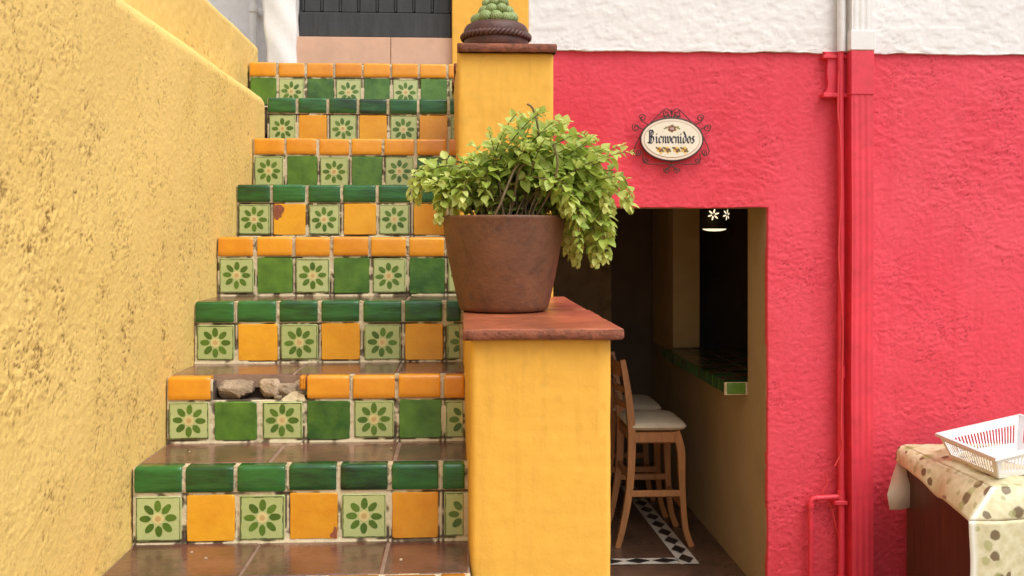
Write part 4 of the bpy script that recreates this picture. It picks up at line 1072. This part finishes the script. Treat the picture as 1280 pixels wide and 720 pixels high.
# leaf material
def leafmat(name, c0, c1, c2):
    m, nt, bs = nodes(name)
    r = attr(nt, 'rnd')
    c = ramp(nt, r, [(0.0, c0), (0.5, c1), (1.0, c2)])
    c = mixc(nt, mth(nt, 'MULTIPLY', ramp(nt, noise(nt, 90, 3), [(0.4, 0.0), (0.7, 1.0)]), 0.35), c, tuple(x * 0.75 for x in c1))
    L(nt, c, bs.inputs['Base Color']); bs.inputs['Roughness'].default_value = 0.38
    tr = nt.nodes.new('ShaderNodeBsdfTranslucent'); L(nt, c, tr.inputs[0])
    mx = nt.nodes.new('ShaderNodeMixShader'); mx.inputs[0].default_value = 0.42
    out = nt.nodes['Material Output']; L(nt, bs.outputs[0], mx.inputs[1]); L(nt, tr.outputs[0], mx.inputs[2]); L(nt, mx.outputs[0], out.inputs[0])
    bump(nt, bs, noise(nt, 220, 3), 0.0012)
    return m
M['leaf'] = leafmat('yellow_green_leaf', (0.20, 0.33, 0.05), (0.50, 0.62, 0.115), (0.80, 0.84, 0.28))
M['stem'] = generic('plant_stem', (0.14, 0.095, 0.04), 0.7, 0.3, 60, None, 0, 200, 0.0006, rndv=0.4)
LV = []; LF = []; LA = []
def leaf(p, d, nrm, ln, wd, rv, droop, cup):
    d = d.normalized(); s = d.cross(nrm).normalized(); n_ = s.cross(d)
    ts = (0.0, 0.12, 0.3, 0.5, 0.7, 0.87, 1.0); ws = (0.06, 0.55, 0.95, 1.0, 0.78, 0.42, 0.03)
    base = len(LV)
    for t, w__ in zip(ts, ws):
        c = p + d * (ln * t) - n_ * (droop * ln * t * t) + Vector((0, 0, -0.12 * ln * t * t))
        ww = wd * w__ * 0.5 * random.uniform(0.92, 1.08)
        for q in (-1, -0.5, 0, 0.5, 1):
            LV.append(tuple(c + s * (ww * q) + n_ * (cup * ww * (abs(q) ** 1.3)))); LA.append(rv + (0.06 if q == 0 else 0))
    for i in range(len(ts) - 1):
        for q in range(4):
            a = base + i * 5 + q; LF.append((a, a + 1, a + 6, a + 5))
stems = MB(); random.seed(21)
# silhouette of the crown as polygon in photo pixels
POLY = [(506, 250), (512, 222), (530, 205), (552, 196), (585, 186), (592, 168), (618, 168), (632, 152), (650, 135), (672, 128), (700, 130), (712, 142), (738, 148), (748, 168), (768, 186), (778, 208), (790, 232), (798, 268), (786, 284), (776, 300), (764, 322), (742, 335), (714, 330), (700, 312), (694, 286), (700, 270), (560, 272), (545, 286), (528, 280)]
def inpoly(x, y):
    c = False; n = len(POLY); j = n - 1
    for i in range(n):
        if ((POLY[i][1] > y) != (POLY[j][1] > y)) and (x < (POLY[j][0] - POLY[i][0]) * (y - POLY[i][1]) / (POLY[j][1] - POLY[i][1]) + POLY[i][0]): c = not c
        j = i
    return c
def to3(px, py, dy):
    Y = pcy + dy; X = PX(px, Y); return Vector((X, Y, PZ(py, X, Y)))
rim = Vector((pcx, pcy, zb + Hp))
cl_ = []
while len(cl_) < 34:
    q_ = (random.uniform(505, 799), random.uniform(126, 336))
    if inpoly(*q_) and all(math.hypot(q_[0] - c[0], q_[1] - c[1]) > 19 for c in cl_): cl_.append(q_)
nst = 0; tries = 0
while nst < 265 and tries < 5000:
    tries += 1
    px = random.uniform(505, 799); py = random.uniform(126, 336)
    if not inpoly(px, py): continue
    nc_ = min(cl_, key=lambda c: math.hypot(px - c[0], py - c[1]))
    px += (nc_[0] - px) * 0.5; py += (nc_[1] - py) * 0.5
    if nst > 215: px = random.uniform(565, 700); py = random.uniform(218, 272)
    inner = 612 < px < 690 and py > 205
    right = px > 690
    # depth of this tip: crown is rounder in the middle
    rad = 0.17 * max(0.2, 1 - ((px - 655) / 170) ** 2)
    dy = random.uniform(-rad, rad * 0.9) if not right else random.uniform(-0.13, 0.10)
    if inner or nst > 215: dy = random.uniform(-0.03, 0.14)
    tip = to3(px, py, dy)
    if random.random() < 0.20 and py < 215 and nst <= 215: tip = tip + Vector((random.uniform(-.03, .03) + 0.10 * (tip.x - pcx), 0, random.uniform(0.008, 0.032)))
    a = random.uniform(0, 2 * math.pi); r0 = random.uniform(0.01, 0.10)
    root = Vector((pcx + r0 * math.cos(a) * 0.8 + 0.25 * (tip.x - pcx) * 0.4, pcy + r0 * math.sin(a) * 0.8, zb + Hp - 0.014))
    low = tip.z < rim.z + 0.06
    mid = root.lerp(tip, 0.5)
    if low: c1 = Vector((root.x * 0.6 + tip.x * 0.4, mid.y, rim.z + random.uniform(0.10, 0.22))); c2 = Vector((tip.x, tip.y, max(tip.z, rim.z) + random.uniform(0.04, 0.12)))
    else: c1 = Vector((root.x, root.y, mid.z + 0.02)); c2 = Vector((tip.x * 0.8 + root.x * 0.2, tip.y, tip.z + random.uniform(-0.03, 0.02)))
    pts = []; n = 14
    for k in range(n + 1):
        t = k / n; pts.append(root * (1 - t) ** 3 + c1 * 3 * t * (1 - t) ** 2 + c2 * 3 * t * t * (1 - t) + tip * t ** 3)
    stems.tube(pts, [0.0022 * (1 - 0.65 * k / n) for k in range(n + 1)], 5, rnd=random.random(), cap=False)
    # length-parametrised nodes
    ls = [0]
    for k in range(n): ls.append(ls[-1] + (pts[k + 1] - pts[k]).length)
    tot = ls[-1]; sp = random.uniform(0.017, 0.022); s_ = tot; k_ = 0
    phase = random.uniform(0, math.pi)
    tone = min(1, max(0, random.gauss(0.52, 0.18)))
    lim_ = 0.10 if random.random() < 0.55 else 0.30
    while s_ > max(tot * lim_, tot - 0.24 if lim_ < 0.2 else tot - 0.15):
        j = max(i for i in range(n + 1) if ls[i] <= s_ + 1e-9); j = min(j, n - 1)
        t = (s_ - ls[j]) / max(1e-6, ls[j + 1] - ls[j]); p = pts[j].lerp(pts[j + 1], t); tg = (pts[j + 1] - pts[j]).normalized()
        age = min(1, (tot - s_) / 0.055)
        u = tg.cross(Vector((0.3, 0.2, 1))).normalized(); v = tg.cross(u)
        for q in (0, 1):
            an = phase + q * math.pi
            d = u * math.cos(an) + v * math.sin(an)
            d = (d * (0.55 + 0.5 * age) + tg * (0.9 - 0.55 * age) + Vector((0, -0.12, 0.10))).normalized()
            ln = random.choice((1.0, 0.75, 1.1, 0.9)) * random.uniform(0.023, 0.039) * (0.52 + 0.48 * age) * (1.0 if random.random() < 0.9 else 1.2)
            up = (Vector((0, -0.35, 1)) + Vector((random.uniform(-.4, .4), random.uniform(-.4, .4), 0))).normalized()
            if abs(up.dot(d)) > 0.92: up = Vector((0.2, -1, 0.2))
            leaf(p, d, up, ln, ln * random.uniform(0.66, 0.84), min(1, max(0, tone + random.gauss(0, 0.13) + 0.22 * (1 - age) - 0.1 * age)), random.uniform(0.05, 0.35), random.uniform(0.1, 0.5))
        phase += math.pi / 2 + random.uniform(-.3, .3); s_ -= sp * (0.55 + 0.6 * age); k_ += 1
    nst += 1
# bare woody twigs
for tw in ([(640, 262, -.06), (644, 240, -.08), (648, 215, -.09), (655, 206, -.09), (668, 204, -.07)], [(616, 274, -.135), (624, 258, -.14), (632, 238, -.13), (643, 212, -.11), (650, 205, -.1)], [(660, 215, -.02), (672, 185, -.06), (672, 158, -.09), (666, 136, -.09), (659, 130, -.09)], [(652, 270, -.05), (655, 240, -.05), (650, 215, -.04)], [(672, 268, -.06), (690, 235, -.09), (697, 205, -.10), (692, 180, -.1)]):
    stems.tube(smooth([to3(*p) for p in tw], 5), 0.0028, 7, rnd=random.random())
place(stems.build('stem', M['stem']), plant)
fo = npmesh('foliage', np.array(LV), np.array(LF), M['leaf'], {'rnd': np.clip(np.array(LA), 0, 1)}); place(fo, plant)
print('leaves', len(LV) // 35)

# ------------------------------------------------------------------ cactus in a brown bowl on the upper pier
ccx, ccy = PX(620, 3.115), 3.115
cac = thing('potted_cactus', (ccx, ccy, ZC2), 'clustered round green cactus in a low brown bowl with rope moulding on the upper pier', 'cactus')
b = MB(); b.lathe([(0.0, 0.0), (0.098, 0.0), (0.101, 0.004), (0.100, 0.022), (0.101, 0.052), (0.099, 0.062), (0.092, 0.072), (0.080, 0.078), (0.068, 0.074), (0.0, 0.070)], (ccx, ccy, ZC2 + 0.001), 60, wob=lambda a, z: 0.01 * math.sin(3 * a)); place(b.build('bowl', M['cactus_bowl'] if 'cactus_bowl' in M else M.setdefault('cactus_bowl', generic('dark_brown_clay', (0.095, 0.035, 0.025), 0.5, 0.3, 30, (0.04, 0.018, 0.015), 0.6, 150, 0.002))), cac)
b = MB(); pts = []
for s_ in (0, 1):
    pts = []
    for k in range(361):
        a = 2 * math.pi * k / 360; tw = a * 22 + s_ * math.pi
        pts.append((ccx + (0.102 + 0.0042 * math.cos(tw)) * math.cos(a), ccy + (0.102 + 0.0042 * math.cos(tw)) * math.sin(a), ZC2 + 0.037 + 0.0055 * math.sin(tw)))
    b.tube(pts, 0.0060, 6, cap=False)
place(b.build('rope_moulding', M['cactus_bowl']), cac)
def cact_mat():
    m, nt, bs = nodes('pale_cactus_green')
    r = attr(nt, 'rnd')
    c = ramp(nt, r, [(0.0, (0.06, 0.12, 0.035)), (0.4, (0.22, 0.30, 0.09)), (0.75, (0.48, 0.52, 0.25)), (1.0, (0.66, 0.66, 0.44))])
    L(nt, c, bs.inputs['Base Color']); bs.inputs['Roughness'].default_value = 0.5; bump(nt, bs, noise(nt, 300, 3), 0.001)
    return m
M['cactus'] = cact_mat()
def globe(c, r, seed):
    rnd = random.Random(seed); mb = MB(); nu, nv = 44, 24; vs = []; at = []
    ax = Vector((c[0] - ccx, c[1] - ccy, 0.06)).normalized(); rot = ax.to_track_quat('Z', 'Y')
    ph = rnd.uniform(0, 6)
    for j in range(nv + 1):
        for i in range(nu):
            a = 2 * math.pi * i / nu; b_ = math.pi * j / nv
            # spiral tubercles
            k = math.sin(a * 8 + b_ * 9 + ph) * math.sin(b_ * 13 - a * 5 + ph)
            k = k * math.sin(b_) ** 0.5
            d = Vector((math.sin(b_) * math.cos(a), math.sin(b_) * math.sin(a), math.cos(b_))); d = rot @ d
            rr = r * (1 + 0.07 * k); vs.append((c[0] + d.x * rr, c[1] + d.y * rr, c[2] + d.z * rr * 0.9))
            at.append(min(1, max(0, 0.42 + 0.42 * k + rnd.uniform(-.08, .08))))
    fs = [(j * nu + i, (j + 1) * nu + i, (j + 1) * nu + (i + 1) % nu, j * nu + (i + 1) % nu) for j in range(nv) for i in range(nu)]
    mb.add(vs, fs, 0, True); mb.a = at
    place(mb.build('cactus_globe', M['cactus']), cac)
zc0 = ZC2 + 0.076; rnd = random.Random(4); sd = 0
for (zr, n, ring, r) in ((0.016, 11, 0.056, 0.0195), (0.043, 8, 0.040, 0.0185), (0.068, 6, 0.028, 0.0165), (0.090, 5, 0.018, 0.0145), (0.108, 3, 0.010, 0.0125), (0.122, 1, 0.0, 0.011)):
    off = rnd.uniform(0, 1)
    for k in range(n):
        a = 2 * math.pi * (k + off) / n; sd += 1
        globe((ccx - 0.001 + ring * math.cos(a) * rnd.uniform(.93, 1.07), ccy + ring * math.sin(a), zc0 + zr + rnd.uniform(-.003, .003)), r * rnd.uniform(0.88, 1.1), sd)
b = MB(); b.lathe([(0.0, 0.11), (0.012, 0.10), (0.025, 0.07), (0.04, 0.04), (0.055, 0.0), (0.0, 0.0)], (ccx, ccy, ZC2 + 0.07), 24); place(b.build('cactus_body', M['cactus']), cac)

# ------------------------------------------------------------------ cabinet, cloth and basket on the right
TZ = E - 0.86
cab = thing('cabinet', (2.3, 3.7, 0), 'dark brown wooden cabinet under the patterned tablecloth at the right edge', 'cabinet')
b = MB(); b.box(1.836, 1.856, 3.38, 4.03, 0.02, TZ - 0.012, bev=0.003); place(b.build('side_panel', M['darkwood']), cab)
b = MB(); b.box(1.857, 3.0, 3.385, 3.40, 0.08, TZ - 0.012); b.box(1.857, 3.0, 4.01, 4.03, 0.02, TZ - 0.012); b.box(2.98, 3.0, 3.4, 4.01, 0.02, TZ - .012); place(b.build('carcass', M['darkwood']), cab)
b = MB(); b.box(1.828, 3.01, 3.36, 4.035, TZ - 0.0115, TZ - 0.002, bev=0.002); place(b.build('top_board', M['darkwood']), cab)
def clothmat():
    m, nt, bs = nodes('printed_tablecloth')
    uv = nt.nodes.new('ShaderNodeUVMap'); uv.uv_map = 'UVMap'
    wz = N(nt, 'ShaderNodeTexNoise', Scale=30.0, Detail=3.0); L(nt, uv.outputs[0], wz.inputs['Vector'])
    off = nt.nodes.new('ShaderNodeVectorMath'); off.operation = 'SCALE'; L(nt, wz.outputs['Color'], off.inputs[0]); off.inputs['Scale'].default_value = 0.020
    ad = nt.nodes.new('ShaderNodeVectorMath'); ad.operation = 'ADD'; L(nt, uv.outputs[0], ad.inputs[0]); L(nt, off.outputs[0], ad.inputs[1])
    def spots(scale, rad, soft, seedoff):
        mp = nt.nodes.new('ShaderNodeMapping'); mp.inputs['Location'].default_value = (seedoff, seedoff * 1.7, 0); L(nt, ad.outputs[0], mp.inputs[0])
        v = N(nt, 'ShaderNodeTexVoronoi', Scale=scale, Randomness=0.75); v.voronoi_dimensions = '2D'; L(nt, mp.outputs[0], v.inputs['Vector'])
        sp = nt.nodes.new('ShaderNodeSeparateColor'); L(nt, v.outputs['Color'], sp.inputs[0])
        rr = mth(nt, 'MULTIPLY', mth(nt, 'ADD', mth(nt, 'MULTIPLY', sp.outputs[0], 0.6), 0.55), rad)
        d = mth(nt, 'DIVIDE', v.outputs['Distance'], rr)
        return ramp(nt, d, [(1 - soft, 1.0), (1.0, 0.0)]), sp.outputs[1], d
    base = mixc(nt, ramp(nt, wz.outputs['Fac'], [(0.35, 0.0), (0.65, 1.0)]), (0.58, 0.53, 0.30), (0.70, 0.66, 0.44))
    f1, r1, d1 = spots(7.5, 0.30, 0.12, 0.3)
    inner = mixc(nt, ramp(nt, d1, [(0.55, 0.0), (0.8, 1.0)]), (0.30, 0.34, 0.12), (0.42, 0.47, 0.20))
    c = mixc(nt, mth(nt, 'MULTIPLY', f1, ramp(nt, r1, [(0.45, 0.0), (0.5, 0.8)])), base, inner)
    f2, r2, d2 = spots(14, 0.34, 0.25, 4.1)
    c = mixc(nt, mth(nt, 'MULTIPLY', f2, ramp(nt, r2, [(0.52, 0.0), (0.56, 0.9)])), c, (0.14, 0.085, 0.035))
    f3, r3, d3 = spots(19, 0.32, 0.25, 8.7)
    c = mixc(nt, mth(nt, 'MULTIPLY', f3, ramp(nt, r3, [(0.6, 0.0), (0.64, 0.7)])), c, (0.36, 0.36, 0.14))
    # pale hem
    hm = attr(nt, 'hem')
    c = mixc(nt, hm, c, (0.80, 0.79, 0.68))
    L(nt, c, bs.inputs['Base Color']); bs.inputs['Roughness'].default_value = 0.45
    bump(nt, bs, N(nt, 'ShaderNodeTexNoise', Scale=60.0).outputs['Fac'], 0.0005)
    return m
M['cloth'] = clothmat()
M['cloth_back'] = generic('cloth_underside', (0.70, 0.60, 0.50), 0.8, 0.05, 10, bd=0)
def wrinkle(x, y): return 0.006 * (abs(math.sin(x * 9 + 2.2 * math.sin(y * 7 + 1))) ** 6) * math.sin(y * 6 + x * 3) + 0.004 * math.sin(x * 14 + 3 * math.sin(y * 9)) * math.sin(y * 11 + x * 5) + 0.0022 * math.sin(x * 37 + y * 23)
CV = []; CF = []; CU = []; CH = []
def patch(fn, nu, nv, uvf, hemf):
    base = len(CV)
    for j in range(nv + 1):
        for i in range(nu + 1):
            u, v = i / nu, j / nv
            CV.append(fn(u, v)); CU.append(uvf(u, v)); CH.append(hemf(u, v))
    for j in range(nv):
        for i in range(nu):
            a = base + j * (nu + 1) + i; CF.append((a, a + 1, a + nu + 2, a + nu + 1))
XL, XR_, YFc, YBc = 1.822, 3.0, 3.345, 4.04
def lerp(a, b_, t): return tuple(a[k] + (b_[k] - a[k]) * t for k in range(3))
def topf(u, v):
    x = XL + (XR_ - XL) * u; y = YFc + (YBc - YFc) * v
    e = 1.8 * min(1, u * 14, v * 8, (1 - v) * 8)
    bulge = 0.016 * math.exp(-((x - 1.95) / 0.10) ** 2 - ((y - 3.72) / 0.2) ** 2)
    return (x, y, TZ + 0.007 + e * (wrinkle(x, y) + bulge) - (0.004 if u == 0 or v == 0 else 0))
patch(topf, 90, 50, lambda u, v: (u * 1.178, v * 0.7), lambda u, v: 0)
HF = (1.722, 3.305, E - 0.961); HB = (1.786, 4.02, E - 0.915)
def leftf(u, v):   # u along y, v outward/down
    y = YFc + (YBc - YFc) * u
    top = (XL, y, TZ + 0.003); hem = lerp(HF, HB, u)
    p = lerp(top, hem, v)
    k = math.sin(math.pi * v) * 0.012 * min(1, u * 8) + v * (0.010 * math.sin(u * 11) + 0.005 * math.sin(u * 23 + 1)) * math.sin(math.pi * min(1, u * 1.02))
    return (p[0] - k * 0.6, p[1], p[2] + k)
patch(leftf, 60, 12, lambda u, v: (-v * 0.12, u * 0.7), lambda u, v: 1.0 if v > 0.92 else 0)
XH = lambda z: 1.722 + 0.010 * math.sin(z * 14) - 0.006
def frontA(u, v):
    top = (XL + (XR_ - XL) * u, YFc, TZ + 0.003); low = (HF[0] + (XR_ - HF[0]) * u, 3.305 + 0.02 * u, E - 0.961)
    p = lerp(top, low, v)
    k = (0.008 * math.sin(math.pi * v) + v * 0.010 * math.sin(u * 26)) * min(1, u * 12)
    return (p[0], p[1] - k, p[2])
patch(frontA, 90, 10, lambda u, v: (u * 1.178 - v * 0.1 * (1 - u), -v * 0.11), lambda u, v: 1.0 if u < 0.012 else 0)
def frontB(u, v):
    z0 = E - 0.961; z = z0 - 0.42 * v
    x = (HF[0] + 0.012 * math.sin(v * 7) * v) + (XR_ - HF[0]) * u
    return (x, 3.305 + 0.02 * u - 0.010 * math.sin(u * 26) * min(1, u * 12) - v * 0.016 * math.sin(u * 26 + v * 2) - 0.008 * v, z)
patch(frontB, 90, 30, lambda u, v: (u * 1.278 - 0.1, -0.11 - v * 0.42), lambda u, v: 1.0 if (u < 0.012 or v > 0.96) else 0)
me_c = bpy.data.meshes.new('tablecloth'); me_c.from_pydata(CV, [], CF)
uvl = me_c.uv_layers.new(name='UVMap')
for l in me_c.loops: uvl.data[l.index].uv = CU[l.vertex_index]
ah = me_c.attributes.new('hem', 'FLOAT', 'POINT'); ah.data.foreach_set('value', CH)
me_c.materials.append(M['cloth']); me_c.polygons.foreach_set('use_smooth', [True] * len(CF)); me_c.update()
clo = thing('tablecloth', (2.3, 3.7, TZ), 'beige tablecloth printed with olive and brown fruit, draped over the dark cabinet', 'tablecloth')
oc = bpy.data.objects.new('draped_cloth', me_c); COL.objects.link(oc); place(oc, clo)
sm_ = oc.modifiers.new('thick', 'SOLIDIFY'); sm_.thickness = 0.0015
b = MB()
A_ = [wx_ for wx_ in ((1122, 576), (1143, 574), (1141, 604), (1139, 634), (1126, 637), (1112, 637), (1109, 618), (1115, 596))]
cn = []
for (px, py) in A_:
    Yq = 4.045 - 0.05 * (py > 600); X = PX(px, Yq); cn.append((X, Yq, PZ(py, X, Yq)))
ctr = (sum(c[0] for c in cn) / 8, 4.0, sum(c[2] for c in cn) / 8)
b.add(cn + [ctr], [(k, (k + 1) % 8, 8) for k in range(8)], 0, True)
oq = b.build('hanging_corner', M['cloth_back']); place(oq, clo); mm = oq.modifiers.new('t', 'SOLIDIFY'); mm.thickness = 0.0015

# basket
bk = thing('plastic_basket', (2.0, 3.6, TZ + 0.02), 'white slotted plastic basket resting on the patterned tablecloth', 'basket')
def p3(px, py, Y): X = PX(px, Y); return Vector((X, Y, PZ(py, X, Y)))
Lc = p3(1173, 542, 3.74); Fc = p3(1245, 572, 3.36); Bc = p3(1265, 521, 3.90)
du = (Bc - Lc); du = du * (0.46 / du.length); dv = (Fc - Lc)
Rc = Lc + du; RFc = Fc + du
top4 = [Fc, RFc, Rc, Lc]
cen = (Fc + RFc + Rc + Lc) / 4
hb = 0.088
bot4 = []
for p in top4:
    q = cen + (p - cen) * 0.80; q = Vector((q.x, q.y, TZ + 0.016)); bot4.append(q)
b = MB()
def qp(c, th):   # quad plate with thickness, c = 4 corners
    nrm = (c[1] - c[0]).cross(c[3] - c[0]).normalized() * th
    vs = [tuple(p) for p in c] + [tuple(p + nrm) for p in c]
    b.add(vs, [(0, 1, 2, 3), (7, 6, 5, 4), (0, 4, 5, 1), (1, 5, 6, 2), (2, 6, 7, 3), (3, 7, 4, 0)])
for k in range(4):
    T0, T1, B0, B1 = top4[k], top4[(k + 1) % 4], bot4[k], bot4[(k + 1) % 4]
    W = lambda u, v: (B0.lerp(B1, u)).lerp(T0.lerp(T1, u), v)
    qp([W(0, 0), W(1, 0), W(1, 0.22), W(0, 0.22)], 0.0022)
    qp([W(0, 0.74), W(1, 0.74), W(1, 1), W(0, 1)], 0.0022)
    qp([W(0, 0.22), W(0.06, 0.22), W(0.06, 0.74), W(0, 0.74)], 0.0022); qp([W(0.94, 0.22), W(1, 0.22), W(1, 0.74), W(0.94, 0.74)], 0.0022)
    nb = 22 if k % 2 == 0 else 18
    for q in range(nb):
        u0 = 0.06 + 0.88 * (q + 0.62) / nb; u1 = 0.06 + 0.88 * (q + 1.0) / nb
        qp([W(u0, 0.22), W(u1, 0.22), W(u1, 0.74), W(u0, 0.74)], 0.0022)
qp([bot4[0], bot4[1], bot4[2], bot4[3]], 0.002)
bo = b.build('basket_body', M['plastic']); place(bo, bk)
b = MB()
for k in range(4):
    T0, T1 = top4[k], top4[(k + 1) % 4]
    o0 = cen + (T0 - cen) * 1.05; o1 = cen + (T1 - cen) * 1.05
    i0 = cen + (T0 - cen) * 0.985; i1 = cen + (T1 - cen) * 0.985
    up = Vector((0, 0, 0.003)); dn = Vector((0, 0, -0.009))
    b.add([tuple(i0 + up), tuple(i1 + up), tuple(o1 + up * .6), tuple(o0 + up * .6), tuple(o0 + dn), tuple(o1 + dn), tuple(i0), tuple(i1)], [(0, 1, 2, 3), (3, 2, 5, 4), (0, 6, 7, 1), (4, 5, 7, 6)])
place(b.build('rim', M['plastic']), bk)
